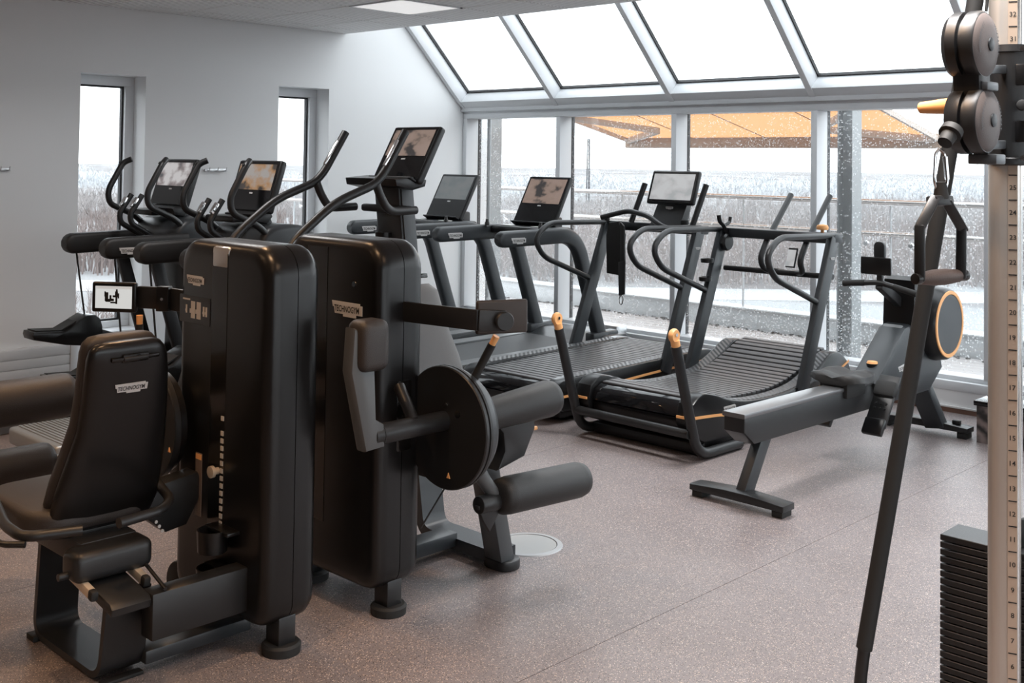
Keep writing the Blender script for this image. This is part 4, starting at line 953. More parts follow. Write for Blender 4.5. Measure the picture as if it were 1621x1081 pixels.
# front body: sloping neck up to the flywheel
def rp(*pts): return [(onX(a, b, rx).y, onX(a, b, rx).z) for a, b in pts]
bm = nb(); prism(bm, [(6.18, 0.30), (6.12, 0.44), (6.50, 0.72), (6.60, 0.74), (6.80, 0.70), (7.0, 0.60), (7.05, 0.42), (6.86, 0.30), (6.60, 0.30)], 'X', rx - 0.085, rx + 0.085, 0.02); nk = obj('body_shell', bm, M['grey_frame'], rw)
bm = nb(); prism(bm, [(6.16, 0.455), (6.52, 0.735), (6.535, 0.728), (6.18, 0.444)], 'X', rx - 0.06, rx + 0.06, 0.003); obj('neck_cover', bm, mat('pale_grey_cover', (0.16, 0.17, 0.175), 0.4), rw).parent = nk
badge(rw, (rx + 0.0855, 6.47, 0.49), (0, 1, 0.12), (0, -0.12, 1), 0.13).parent = nk
bm = nb(); prism(bm, [(6.58, 0.66), (6.585, 0.74), (6.60, 1.00), (6.66, 1.02), (6.70, 0.98), (6.72, 0.66)], 'X', rx - 0.10, rx + 0.10, 0.008); obj('flywheel_guard', bm, M['shell'], rw).parent = nk
fc = Vector((rx + 0.17, 7.0, 0.70)); q = onX(1503, 513, rx + 0.17); fc = Vector((rx + 0.17, q.y, q.z)); fr = 0.222
bm = nb(); lathe(bm, [(0, 0.15), (0.02, 0.20), (0.06, fr + 0.012), (0.27, fr + 0.012), (0.325, fr), (0.34, fr - 0.012), (0.34, 0)], (rx - 0.17, fc.y, fc.z), (rx + 0.17, fc.y, fc.z), 44); fl = obj('flywheel_housing', bm, M['shell'], rw)
bm = nb(); lathe(bm, [(0.0, fr - 0.014), (0.006, fr - 0.016), (0.006, fr - 0.036), (0.0, fr - 0.038)], fc, fc + Vector((1, 0, 0)), 44); obj('amber_ring', bm, M['orange'], rw, label='amber ring').parent = fl
bm = nb(); lathe(bm, [(0.0, fr - 0.038), (0.004, fr - 0.040), (0.004, 0)], fc, fc + Vector((1, 0, 0)), 44); obj('disc_cover', bm, M['grey_frame'], rw).parent = fl
bm = nb(); p = onX(1487, 472, rx + 0.17); box(bm, (rx + 0.08, fc.y - 0.02, fc.z + fr + 0.008), (0.03, 0.05, 0.012), 0.003); obj('vent_slot', bm, M['gloss'], rw).parent = fl
# front support
bm = nb(); bar(bm, (rx - 0.02, 6.78, 0.50), (rx + 0.05, 7.03, 0.05), 0.13, 0.07, (0, 1, 0.3), 0.01); obj('front_leg', bm, M['grey_frame'], rw)
foot_bar('front_foot', 7.05, 0.02, 0.085, rx - 0.32, rx + 0.26)
for s in (-1, 1):
    bm = nb(); b2(bm, rx + s * 0.17 - 0.025, rx + s * 0.17 + 0.025, 7.04, 7.07, 0.075, 0.10, 0.004); obj('wheel_axle', bm, M['rubber'], rw)
# handle and display bracket
hy = 6.34
a, b, c2 = onY(1335, 448, hy), onY(1392, 447, hy + 0.03), onY(1452, 466, hy)
bm = nb(); tube(bm, [a, a.lerp(b, 0.7), b, b.lerp(c2, 0.3), c2], 0.0165, 12, 0.04); hb_ = obj('pull_handle', bm, M['frame'], rw)
for u, v in ((a, a.lerp(b, 0.6)), (c2, c2.lerp(b, 0.6))):
    bm = nb(); tube(bm, [u, v], 0.019, 12); obj('handle_grip', bm, M['rubber'], rw).parent = hb_
d = onX(1440, 490, rx)
bm = nb(); bar(bm, (b.x, b.y, b.z - 0.01), (rx, d.y, d.z - 0.02), 0.05, 0.06, bev=0.01); bar(bm, (b.x + 0.0, b.y + 0.01, b.z), (b.x, b.y + 0.01, b.z + 0.09), 0.035, 0.03, (0, 1, 0), 0.006); obj('display_arm', bm, M['frame'], rw)
u, v = onY(1363, 405, hy + 0.02), onY(1411, 437, hy + 0.02)
bm = nb(); b2(bm, u.x, v.x, hy + 0.01, hy + 0.03, v.z, u.z, 0.008); obj('tablet_panel', bm, M['shell'], rw)
u, v = onY(1384, 382, hy + 0.04), onY(1401, 412, hy + 0.04)
bm = nb(); prism(bm, rrect(u.x, v.x, v.z, u.z, 0.028), 'Y', hy + 0.03, hy + 0.06, 0.005); obj('tablet_clamp', bm, M['frame'], rw)

# ------------------------------------------------------------------ granite block by the glazing
p = onZ(1546, 700); D = (p - Vector((0, 0, CAM_H))).dot(_f); zt = at(1546, 634, D).z
t = thing('granite_block', 'dark veined granite block with a black top at the terrace windows', 'pedestal', (p.x + 0.3, p.y + 0.15, 0))
gm = mat('veined_granite', (0.10, 0.085, 0.08), 0.3); _nt = gm.node_tree; _b = _nt.nodes['Principled BSDF']; _tc = _nt.nodes.new('ShaderNodeTexCoord'); _w = _nt.nodes.new('ShaderNodeTexWave'); _w.inputs['Scale'].default_value = 5; _w.inputs['Distortion'].default_value = 9; _w.inputs['Detail'].default_value = 4; _w.bands_direction = 'DIAGONAL'
_r2 = _nt.nodes.new('ShaderNodeValToRGB'); _r2.color_ramp.elements[0].color = (0.02, 0.018, 0.018, 1); _r2.color_ramp.elements[1].color = (0.20, 0.16, 0.15, 1); _nt.links.new(_tc.outputs['Object'], _w.inputs['Vector']); _nt.links.new(_w.outputs['Fac'], _r2.inputs['Fac']); _nt.links.new(_r2.outputs['Color'], _b.inputs['Base Color'])
bm = nb(); b2(bm, p.x, p.x + 0.7, p.y, p.y + 0.34, 0, zt - 0.03); obj('stone_body', bm, gm, t, 0)
bm = nb(); b2(bm, p.x - 0.015, p.x + 0.715, p.y - 0.015, p.y + 0.355, zt - 0.03, zt, 0.004); obj('top_slab', bm, M['gloss'], t)
# round metal floor lid
p = onZ(836, 862); t = thing('floor_lid', 'round brushed metal lid set in the rubber floor', 'floor lid', (p.x, p.y, 0))
bm = nb(); lathe(bm, [(0, 0.155), (0.004, 0.150), (0.005, 0.130), (0.002, 0.128), (0, 0.128)], (p.x, p.y, 0.0), (p.x, p.y, 1), 40); obj('rim', bm, mat('dull_rim', (0.38, 0.39, 0.4), 0.45, metal=0.5), t)
bm = nb(); lathe(bm, [(0.0, 0.126), (0.003, 0.126), (0.003, 0)], (p.x, p.y, 0.0), (p.x, p.y, 1), 40); obj('lid', bm, mat('pale_lid_metal', (0.36, 0.37, 0.37), 0.5, metal=0.3), t)
# ------------------------------------------------------------------ cable station in the right foreground
cb = thing('cable_station', 'cable station with numbered aluminium column and twin pulleys in the foreground', 'cable machine', (-1.05, 3.0, 0))
DC = 2.9
cp = at(1590, 540, DC); cx_, cy_ = cp.x, cp.y
cd = Vector((0 - cx_, 0 - cy_, 0)).normalized()         # towards the photographer
cs = Vector((-cd.y, cd.x, 0))                            # to the right in the picture
if cs.dot(_r) < 0: cs = -cs
def cpt(a, b, z): return Vector((cx_, cy_, 0)) + cs * a + cd * b + Vector((0, 0, z))
w = 0.0395
ol = rrect(-w, w, -0.045, 0.04, 0.03, 6)
bm = nb(); A = [bm.verts.new(cpt(a, b, 0.02)) for a, b in ol]; B = [bm.verts.new(cpt(a, b, 2.45)) for a, b in ol]; n_ = len(ol)
bm.faces.new(A); bm.faces.new(B); [bm.faces.new((A[i], A[(i + 1) % n_], B[(i + 1) % n_], B[i])) for i in range(n_)]
obj('column', bm, M['satin_al'], cb)
bm = nb(); a0, a1 = 0.008, 0.030
vs = [cpt(a0, 0.0405, 0.1), cpt(a1, 0.0405, 0.1), cpt(a1, 0.0425, 0.1), cpt(a0, 0.0425, 0.1)]; A = [bm.verts.new(v) for v in vs]; B = [bm.verts.new(v + Vector((0, 0, 2.2))) for v in vs]
bm.faces.new(A); bm.faces.new(B); [bm.faces.new((A[i], A[(i + 1) % 4], B[(i + 1) % 4], B[i])) for i in range(4)]
sc_strip = obj('scale_strip', bm, mat('pale_bronze_strip', (0.62, 0.50, 0.40), 0.4, metal=0.6), cb, 0)
bm = nb(); vs = [cpt(0.0325, 0.036, 0.1), cpt(0.035, 0.034, 0.1), cpt(0.035, 0.0385, 0.1), cpt(0.0325, 0.0405, 0.1)]; A = [bm.verts.new(v) for v in vs]; B = [bm.verts.new(v + Vector((0, 0, 2.2))) for v in vs]
bm.faces.new(A); bm.faces.new(B); [bm.faces.new((A[i], A[(i + 1) % 4], B[(i + 1) % 4], B[i])) for i in range(4)]
obj('column_groove', bm, M['chrome'], cb, 0)
DS = DC - 0.042
z25 = at(1602, 297, DS).z; z7 = at(1601, 1007.5, DS).z; dz = (z25 - z7) / 18
for n_ in range(3, 34):
    z = z25 + (n_ - 25) * dz
    bt = nb(); text_bm(bt, str(n_), cpt(0.0195, 0.0425, z), cs, (0, 0, 1), height=0.0125, bold=0.01); obj('scale_number', bt, M['ink'], cb, 0).parent = sc_strip
    bt = nb(); box(bt, cpt(0.0195, 0.0428, z + dz / 2), (0.020, 0.0012, 0.0028), 0, 1, Matrix((cs, cd, Vector((0, 0, 1)))).transposed()); obj('scale_mark', bt, M['ink'], cb, 0).parent = sc_strip
# sliding carriage
zt, zb = at(1600, 72, DC).z, at(1600, 262, DC).z
cc = cpt(0.012, 0, 0)
bm = nb(); lathe(bm, [(0, 0.052), (0.004, 0.056), (0.018, 0.056), (0.02, 0.054), (zt - zb - 0.02, 0.054), (zt - zb - 0.018, 0.057), (zt - zb, 0.055)], (cc.x, cc.y, zb), (cc.x, cc.y, zt), 28); car = obj('carriage_sleeve', bm, M['frame'], cb)
for py in (118, 208):
    c = at(1617, py, DC - 0.06); bm = nb(); box(bm, c, (0.028, 0.012, 0.055), 0.004, 2, Matrix((cs, cd, Vector((0, 0, 1)))).transposed()); obj('release_latch', bm, M['shell'], cb).parent = car
for py in (77, 250):
    c = at(1619, py, DC - 0.06); bm = nb(); cyl(bm, c, c + cd * 0.012, 0.007, 12); obj('clamp_bolt', bm, M['chrome'], cb).parent = car
c = at(1618, 167, DC - 0.06); bm = nb(); cyl(bm, c, c + cd * 0.03, 0.014, 16, 0.004); obj('pull_pin', bm, M['rubber'], cb).parent = car
# twin pulley housings (axis along X)
PD = 2.72
for k, (px, py) in enumerate(((1536, 72), (1540, 191))):
    c = at(px, py, PD); r = 0.083 if k == 0 else 0.082
    bm = nb(); lathe(bm, [(-0.048, 0.0), (-0.048, 0.055), (-0.042, 0.074), (-0.030, r), (-0.006, r), (-0.004, r - 0.012), (0.004, r - 0.012), (0.006, r), (0.030, r), (0.036, r - 0.004)], c, c + Vector((1, 0, 0)), 40); hs = obj('pulley_housing', bm, M['frame'], cb)
    bm = nb(); lathe(bm, [(0.034, r - 0.004), (0.040, r - 0.010), (0.047, 0.045), (0.049, 0.018), (0.049, 0.0)], c, c + Vector((1, 0, 0)), 40); obj('pulley_cap', bm, mat('worn_grey_cap', (0.15, 0.125, 0.118), 0.5, bump=0.3, bscale=500), cb).parent = hs
    bm = nb(); lathe(bm, [(0.047, 0.0165), (0.052, 0.0165), (0.054, 0.012), (0.054, 0.0)], c, c + Vector((1, 0, 0)), 24); obj('hub_bolt', bm, M['grey_frame'], cb).parent = hs
    for side, st in ((1, 'TECHNOGYM'), (-1, 'TECHNOGYM')):   # moulded lettering round the cap
        bt = nb()
        for i, ch in enumerate(st):
            a = math.radians(side * (18 + 0) + (i - 4) * 9) + (0 if side > 0 else PI)
            rr = 0.058; pc = c + Vector((0.0462, math.cos(a) * rr, math.sin(a) * rr)); up = Vector((0, math.cos(a), math.sin(a))) * (1 if True else 1)
            text_bm(bt, ch, pc, up.cross(Vector((1, 0, 0))) * -1 if False else Vector((0, -math.sin(a), math.cos(a))) * -1, up, height=0.010, off=0.0)
        obj('moulded_lettering', bt, M['frame'], cb, 0).parent = hs
    e = at(1590, py + 38, DC - 0.02)
    bm = nb(); bar(bm, c + Vector((0.03, 0, -0.06)), (e.x, e.y, e.z), 0.014, 0.022, bev=0.003); obj('pulley_bracket', bm, mat('bracket_grey', (0.14, 0.15, 0.16), 0.4, metal=0.6), cb)
ca, cbm = at(1536, 72, PD), at(1540, 191, PD)
bm = nb(); bar(bm, ca + Vector((0.0, 0.0, -0.03)), cbm + Vector((0.0, 0, 0.03)), 0.07, 0.075, (0, 1, 0), 0.012); obj('pulley_link', bm, M['frame'], cb)
for c, sz_ in ((at(1556, 137, PD - 0.01), (0.05, 0.07, 0.022)), (at(1562, 252, PD), (0.07, 0.06, 0.025))):
    bm = nb(); box(bm, c, sz_, 0.004); obj('link_plate', bm, mat('bracket_grey', (0.14, 0.15, 0.16), 0.4, metal=0.6), cb)
a, b = at(1500, 168, PD + 0.05), at(1456, 171, PD + 0.12)
bm = nb(); L_ = (b - a).length; lathe(bm, [(-0.02, 0.020), (0, 0.020), (L_ - 0.004, 0.0145), (L_, 0.010), (L_, 0)], a, b, 20); obj('amber_peg', bm, M['orange'], cb, label='tapered amber peg')
# slanting foam covered brace
a, b = at(1544, 0, 2.95), at(1368, 1026, 2.95); d = (b - a)
top = a - d * 0.12
c0 = b - d * 0.02; e0 = at(1361, 1085, 2.96)
bm = nb(); tube(bm, [top, b], 0.0212, 18); br = obj('foam_sleeve', bm, M['rubber'], cb)
bm = nb(); tube(bm, [b - d * 0.1, b, e0, (e0.x - 0.005, e0.y, 0.0)], 0.0165, 16, 0.08); obj('brace_tube', bm, M['frame'], cb)
# top frame that carries brace and column (above the picture)
bm = nb(); bar(bm, top + Vector((0, 0, 0)), (cx_, cy_, 2.42), 0.06, 0.06, bev=0.01); obj('top_bracket', bm, M['frame'], cb)
bm = nb(); cyl(bm, at(1561, 18, 2.86), at(1566, -40, 2.86), 0.0045, 8); obj('pull_cable', bm, M['rubber'], cb)
# weight stack: single plates
pc = at(1488, 845, 3.12); zt = pc.z; X0, Y0 = pc.x, pc.y; PW, PDp, pitch = 0.42, 0.125, 0.0201
bm = nb(); box(bm, (0, 0, 0), (PW, PDp, pitch - 0.0035), 0.0015, 1); pm = bpy.data.meshes.new('weight_plate'); bm.to_mesh(pm); bm.free(); pm.materials.append(M['frame'])
k = 0; z = zt
while z > 0.14:
    o = bpy.data.objects.new('weight_plate', pm); COL.objects.link(o); o.parent = cb
    o.location = Vector((X0 + PW / 2, Y0 + PDp / 2, z - (pitch - 0.0035) / 2)) - Vector((-1.05, 3.0, 0)); z -= pitch; k += 1
for fx in (0.19, 0.34):
    bm = nb(); cyl(bm, (X0 + fx, Y0 + PDp / 2, 0.05), (X0 + fx, Y0 + PDp / 2, 2.40), 0.011, 14); obj('guide_rod', bm, M['chrome'], cb)
    bm = nb(); cyl(bm, (X0 + fx, Y0 + PDp / 2, zt), (X0 + fx, Y0 + PDp / 2, zt + 0.075), 0.019, 16, 0.003); obj('rubber_sleeve', bm, M['rubber'], cb)
bm = nb(); b2(bm, X0 - 0.02, X0 + PW + 0.02, Y0 - 0.02, Y0 + PDp + 0.02, 0.02, z + 0.002, 0.01); obj('stack_base', bm, M['shell'], cb)
bm = nb(); b2(bm, cx_ - 0.12, X0 + PW + 0.05, min(cy_, Y0) - 0.12, max(cy_, Y0) + 0.25, 0.0, 0.02, 0.004); obj('base_plate', bm, M['frame'], cb)
bm = nb(); b2(bm, X0 - 0.02, X0 + PW + 0.02, Y0, Y0 + PDp, 2.38, 2.44, 0.01); bar(bm, (cx_, cy_, 2.41), (X0 + 0.2, Y0 + 0.06, 2.41), 0.06, 0.06); obj('top_beam', bm, M['frame'], cb)
p = at(1620, 897, 3.03)
bm = nb(); lathe(bm, [(0, 0.006), (0.02, 0.006), (0.02, 0.013), (0.035, 0.013), (0.038, 0.0)], (p.x, p.y + 0.03, p.z), (p.x, p.y - 1, p.z), 14); obj('selector_pin', bm, M['orange'], cb, label='amber selector pin')
# rubber stop, carabiner and stirrup handle hang from the lower pulley
HD = 2.60
st = thing('pulley_handle', 'black stirrup handle with a grip bar clipped to the cable pulley', 'handle', tuple(at(1488, 445, HD)))
a, b = at(1508, 205, HD + 0.03), at(1492, 232, HD)
d = (b - a).normalized(); bm = nb(); lathe(bm, [(-0.006, 0.015), (0.0, 0.026), (0.018, 0.027), (0.022, 0.019), (0.048, 0.017), (0.05, 0.01)], a, b, 20); obj('rubber_stop', bm, M['rubber'], st)
P = [(1487, 236), (1495, 243), (1500, 290), (1494, 303), (1483, 300), (1479, 285), (1481, 243)]
Q = [at(x, y, HD - 0.004 * (i % 2)) for i, (x, y) in enumerate(P)]
bm = nb(); tube(bm, Q + [Q[0]], 0.0038, 10, 0.012); obj('carabiner', bm, M['chrome'], st)
a, b = at(1496, 248, HD - 0.006), at(1499, 284, HD - 0.006); bm = nb(); tube(bm, [a, b], 0.0055, 10); obj('gate_sleeve', bm, M['chrome'], st)
def hp(x, y, dd=0.0): return at(x, y, HD + dd + (x - 1488) * 0.0012)
a, b = hp(1489, 288), hp(1490, 314); bm = nb(); tube(bm, [a, b], [0.012, 0.019], 14); obj('eyelet', bm, M['rubber'], st)
ring = [(1478, 318), (1456, 360), (1456, 440)]; ringr = [(1498, 318), (1522, 360), (1521, 436)]
fw = (at(1488, 400, HD) - Vector((0, 0, CAM_H))).normalized()
bm = nb()
R0 = hp(1478, 319); 
for seq in (ring, ringr):
    pts = [hp(*q) for q in seq]
    for u, v in zip(pts[:-1], pts[1:]): 
        e = (v - u).normalized() * 0.008; bar(bm, u - e, v + e, 0.024, 0.032, fw, 0.005)
bar(bm, hp(1474, 318), hp(1502, 318), 0.024, 0.032, fw, 0.005)
obj('stirrup_frame', bm, M['frame'], st)
a, b = hp(1457, 441, -0.005), hp(1521, 436, 0.0)
L_ = (b - a).length
bm = nb(); lathe(bm, [(-0.012, 0.010), (0.006, 0.014), (0.014, 0.015), (L_ * 0.3, 0.0185), (L_ * 0.6, 0.0190), (L_ - 0.012, 0.015), (L_ - 0.004, 0.013), (L_ + 0.012, 0.010)], a, b, 22); obj('grip_bar', bm, mat('brown_grip', (0.085, 0.055, 0.045), 0.55, bump=0.4, bscale=300), st)
for u, v in ((a, a - (b - a).normalized() * 0.02), (b, b + (b - a).normalized() * 0.02)):
    bm = nb(); cyl(bm, u, v, 0.013, 16, 0.002); obj('grip_end_bolt', bm, M['shell'], st)
# ------------------------------------------------------------------ two selectorised leg machines standing back to back
M['cushion'] = mat('brown_grey_upholstery', (0.032, 0.027, 0.025), 0.42, bump=0.5, bscale=420)
M['cream'] = mat('cream_rail_metal', (0.62, 0.52, 0.40), 0.35, metal=0.3)
M['slot'] = mat('slot_black', (0.004, 0.004, 0.004), 0.12)
TX0_, TX1_, TZ0, TZ1 = -3.80, -3.195, 0.10, 1.392
def ring_sec(c, ay, az, hy, hz, seg=20, e=0.5):
    out = []
    for k in range(seg):
        a = 2 * PI * k / seg; ca, sa = math.cos(a), math.sin(a)
        out.append(c + ay * (abs(ca) ** e * (1 if ca > 0 else -1) * hy) + az * (abs(sa) ** e * (1 if sa > 0 else -1) * hz))
    return out
def tower_body(th, y0, y1, strip):
    ym = y0 + (y1 - y0) * 0.52
    ol = []
    for cx, cz, a0, r in ((TX1_ - 0.105, TZ1 - 0.105, 0, 0.105), (TX0_ + 0.085, TZ1 - 0.085, 90, 0.085), (TX0_ + 0.06, TZ0 + 0.06, 180, 0.06), (TX1_ - 0.085, TZ0 + 0.085, 270, 0.085)):
        for k in range(8):
            a = math.radians(a0 + 90 * k / 7); ol.append((cx + r * math.cos(a), cz + r * math.sin(a)))
    def shell(name, ya, yb, inset_front):
        bm = nb(); n = len(ol); cxm, czm = (TX0_ + TX1_) / 2, (TZ0 + TZ1) / 2
        def rng(y, ins):
            out = []
            for (x, z) in ol:
                fx = 1 - ins / ((TX1_ - TX0_) / 2); fz = 1 - ins / ((TZ1 - TZ0) / 2); out.append(bm.verts.new((cxm + (x - cxm) * fx, y, czm + (z - czm) * fz)))
            return out
        d = 0.055; ys = [(ya, d * 0.9), (ya + d * 0.05, d * 0.55), (ya + d * 0.25, d * 0.22), (ya + d * 0.6, d * 0.05), (ya + d, 0.0), (yb, 0.0)] if inset_front else [(ya, 0.0), (yb - d, 0.0), (yb - d * 0.6, d * 0.05), (yb - d * 0.25, d * 0.22), (yb - d * 0.05, d * 0.55), (yb, d * 0.9)]
        R = [rng(y, i) for y, i in ys]
        for a, b in zip(R[:-1], R[1:]):
            for k in range(n): bm.faces.new((a[k], a[(k + 1) % n], b[(k + 1) % n], b[k]))
        bm.faces.new(R[0]); bm.faces.new(list(reversed(R[-1])))
        return obj(name, bm, M['shell'], th, 50)
    f = shell('front_shell', y0, ym - 0.0015, True); shell('rear_shell', ym + 0.0015, y1, False)
    bm = nb(); prism(bm, rrect(TX0_ + 0.012, TX1_ - 0.012, TZ0 + 0.012, TZ1 - 0.012, 0.08), 'Y', ym - 0.004, ym + 0.004); obj('shell_seam', bm, M['rubber'], th)
    sx0, sx1 = strip
    bm = nb(); b2(bm, sx0, sx1, y0 - 0.0015, y0 + 0.012, 0.30, 1.355, 0.002, 1); obj('stack_window', bm, M['slot'], th)
    for x in (TX1_ - 0.055, TX0_ + 0.07):
        yc = (y0 + y1) / 2
        bm = nb(); b2(bm, x - 0.045, x + 0.035, yc - 0.035, yc + 0.035, 0.03, TZ0 + 0.03, 0.006); ft = obj('tower_foot', bm, M['frame'], th)
        bm = nb(); lathe(bm, [(0, 0.066), (0.028, 0.068), (0.036, 0.06), (0.036, 0)], (x, yc, 0.0), (x, yc, 1), 28); obj('foot_pad', bm, M['rubber'], th).parent = ft
    return f
def sheet(bm, path, t, y0, y1):
    """bent steel sheet: path in XZ, thickness t, between y0 and y1"""
    P = fillet([Vector((x, 0, z)) for x, z in path], 0.07, 7); A, B = [], []
    for i, p in enumerate(P):
        d = (P[min(i + 1, len(P) - 1)] - P[max(i - 1, 0)]).normalized(); nn = Vector((-d.z, 0, d.x)) * t / 2
        A.append((p + nn).xz[:] if False else (p.x + nn.x, p.z + nn.z)); B.append((p.x - nn.x, p.z - nn.z))
    prism(bm, A + list(reversed(B)), 'Y', y0, y1)

# ---------------- machine in front, seat facing the side wall
A = thing('leg_extension_machine', 'black seated leg machine in the left foreground, empty seat with tall backrest', 'leg machine', (-3.6, 2.0, 0))
AY0_, AY1_ = 2.148, 2.365
tower_body(A, AY0_, AY1_, (-3.562, -3.458))
bm = nb(); b2(bm, -3.566, -3.454, AY0_ - 0.003, AY0_ + 0.03, 1.297, 1.377, 0.012); obj('window_cap', bm, mat('pale_gloss_cap', (0.45, 0.46, 0.47), 0.25, metal=0.5), A)  # pale plate paints the sky reflection at the top of the black slot
p = onY(310, 444, AY0_); badge(A, (p.x, AY0_ - 0.001, p.z), (1, 0, 0), (0, 0, 1), 0.118)
# instruction plate with pictograms
u, v = onY(279, 470, AY0_), onY(333, 505, AY0_)
bm = nb(); b2(bm, u.x + 0.03, v.x, AY0_ - 0.0022, AY0_ + 0.004, 1.085, 1.185, 0.001, 1); ip = obj('instruction_plate', bm, M['gloss'], A)
for k, (dx, wd, ht) in enumerate(((0.055, 0.010, 0.03), (0.105, 0.028, 0.062), (0.148, 0.028, 0.062), (0.186, 0.011, 0.035), (0.205, 0.011, 0.035))):
    x = u.x + 0.03 + dx * 0.92; 
    bm = nb(); b2(bm, x - wd / 2, x + wd / 2, AY0_ - 0.0032, AY0_ - 0.0020, 1.135 - ht / 2, 1.135 + ht / 2); b2(bm, x - wd * 0.8, x - wd * 0.5, AY0_ - 0.0032, AY0_ - 0.0020, 1.13 - ht / 8, 1.13 + ht / 8)
    o = obj('pictogram', bm, M['light_print'], A, 0); o.parent = ip; o['kind'] = 'stuff'
bm = nb(); text_bm(bm, 'LEG EXT', (u.x + 0.075, AY0_ - 0.0024, 1.172), (1, 0, 0), (0, 0, 1), height=0.008) if False else b2(bm, u.x + 0.055, u.x + 0.105, AY0_ - 0.0032, AY0_ - 0.002, 1.168, 1.174); obj('plate_heading', bm, M['light_print'], A, 0).parent = ip
# weight marks, selector, long label, cup holder
for k in range(16):
    z = 0.775 - k * 0.0262; 
    if k == 1: continue
    bm = nb(); b2(bm, -3.480, -3.464, AY0_ - 0.0045, AY0_ - 0.001, z - 0.008, z + 0.008); obj('weight_mark', bm, M['light_print'], A, 0)
p = onY(347, 745, AY0_); bm = nb(); lathe(bm, [(0, 0.012), (0.02, 0.012), (0.022, 0.021), (0.034, 0.021), (0.037, 0.0)], (-3.495, AY0_ + 0.0, p.z), (-3.495, AY0_ - 1, p.z), 20); obj('selector_knob', bm, M['cream'], A, label='tan selector knob')
bm = nb(); b2(bm, -3.648, -3.605, AY0_ - 0.0022, AY0_ + 0.003, 0.40, 0.625, 0.001, 1); lb = obj('notice_label', bm, mat('brown_grey_label', (0.16, 0.12, 0.10), 0.5), A)
bm = nb(); b2(bm, -3.646, -3.607, AY0_ - 0.003, AY0_ - 0.002, 0.602, 0.622); obj('label_head', bm, M['orange'], A, 0).parent = lb
for z0 in (0.335, 0.205):
    c = Vector((-3.435, AY0_ - 0.055, z0))
    bm = nb(); lathe(bm, [(0, 0.0), (0, 0.050), (0.075, 0.054), (0.075, 0.049), (0.008, 0.045), (0.008, 0)], c, c + Vector((0, 0, 1)), 24); obj('cup_holder', bm, M['shell'], A)
    bm = nb(); b2(bm, -3.50, -3.35, AY0_ - 0.05, AY0_ + 0.01, z0 + 0.062, z0 + 0.075, 0.003); obj('holder_bracket', bm, M['shell'], A)
bm = nb(); cyl(bm, (-3.84, 2.19, 0.085), (-3.84, 2.25, 0.085), 0.085, 24, 0.012); obj('transport_wheel', bm, M['rubber'], A)
# tablet on a bent arm
tc = at(182, 470, 4.30); tr = Vector((0.80, 0.60, 0)).normalized(); tn = Vector((0.60, -0.80, 0)); R = Matrix((tr, -tn, Vector((0, 0, 1)))).transposed()
bm = nb(); box(bm, tc, (0.180, 0.022, 0.116), 0.008, 3, R); tb = obj('tablet_casing', bm, M['shell'], A)
bm = nb(); box(bm, tc + tn * 0.0112, (0.148, 0.002, 0.085), 0, 1, R); obj('tablet_screen', bm, M['scr_bright'], A, 0).parent = tb
bm = nb(); box(bm, tc + tn * 0.0124 + Vector((0, 0, 0.037)), (0.148, 0.001, 0.010), 0, 1, R); obj('screen_header', bm, mat('screen_bar', (0.3, 0.3, 0.3), 0.3, emit=(0.42, 0.42, 0.41), estr=1.0), A, 0).parent = tb
def blob(nm, parts):
    bm = nb()
    for dx, dz, w_, h_ in parts: box(bm, tc + tn * 0.0126 + tr * dx + Vector((0, 0, dz)), (w_, 0.001, h_), 0.0004, 1, R)
    o = obj(nm, bm, M['ink'], A, 0); o.parent = tb; o['kind'] = 'stuff'
blob('drawn_machine', [(-0.028, 0.002, 0.014, 0.034), (-0.022, -0.012, 0.02, 0.012), (-0.006, -0.010, 0.016, 0.01), (-0.034, 0.012, 0.006, 0.02), (-0.012, 0.0, 0.008, 0.016), (-0.002, -0.02, 0.02, 0.006)])
blob('drawn_exerciser', [(0.012, 0.012, 0.012, 0.022), (0.013, 0.027, 0.007, 0.008), (0.004, 0.004, 0.014, 0.008), (0.012, -0.012, 0.008, 0.026), (0.02, 0.006, 0.006, 0.02)])
a, b, c = tc - tn * 0.02 + tr * 0.085, at(262, 472, 4.28), Vector((-3.79, 2.26, 1.135))
bm = nb(); bar(bm, a, b, 0.018, 0.085, bev=0.004); bar(bm, b, c, 0.018, 0.085, bev=0.004); obj('tablet_arm', bm, M['frame'], A)
bm = nb(); box(bm, b + tn * 0.012, (0.05, 0.04, 0.095), 0.004, 2, R); jb = obj('arm_joint', bm, M['shell'], A)
bm = nb(); cyl(bm, b + tn * 0.032, b + tn * 0.035, 0.006, 12); obj('joint_screw', bm, M['chrome'], A).parent = jb
# tall backrest: back shell and cushion, leaning back
ub = Vector((0.30, 0, 0.954)); nbk = Vector((0.954, 0, -0.30)); P0 = Vector((-3.595, 1.76, 0.45)); ey = Vector((0, 1, 0))
rows = [(172, 250, 546), (158, 260, 550), (150, 266, 558), (146, 269, 572), (143, 270, 596), (139, 269, 635), (131, 266, 683), (115, 262, 728), (98, 256, 772), (89, 249, 806), (93, 238, 829), (108, 224, 842)]
S1, S2_ = [], []
for i, (xl, xr, y) in enumerate(rows):
    a, b = onP(xl, y, P0, nbk), onP(xr, y, P0, nbk); c = (a + b) / 2; hw_ = abs(b.y - a.y) / 2; c = Vector((c.x, (a.y + b.y) / 2, c.z))
    # keep c on the plane's up axis
    th_b = {0: 0.012, 1: 0.022, 2: 0.029, len(rows) - 1: 0.02}.get(i, 0.034)
    S1.append(ring_sec(c - nbk * 0.034, ey, nbk, hw_, th_b, 28, 0.62)); S2_.append(ring_sec(c - nbk * 0.09, ey, nbk, hw_ * 0.985, {0: 0.014, 1: 0.026, 2: 0.033, len(rows) - 1: 0.02}.get(i, 0.038), 28, 0.6))
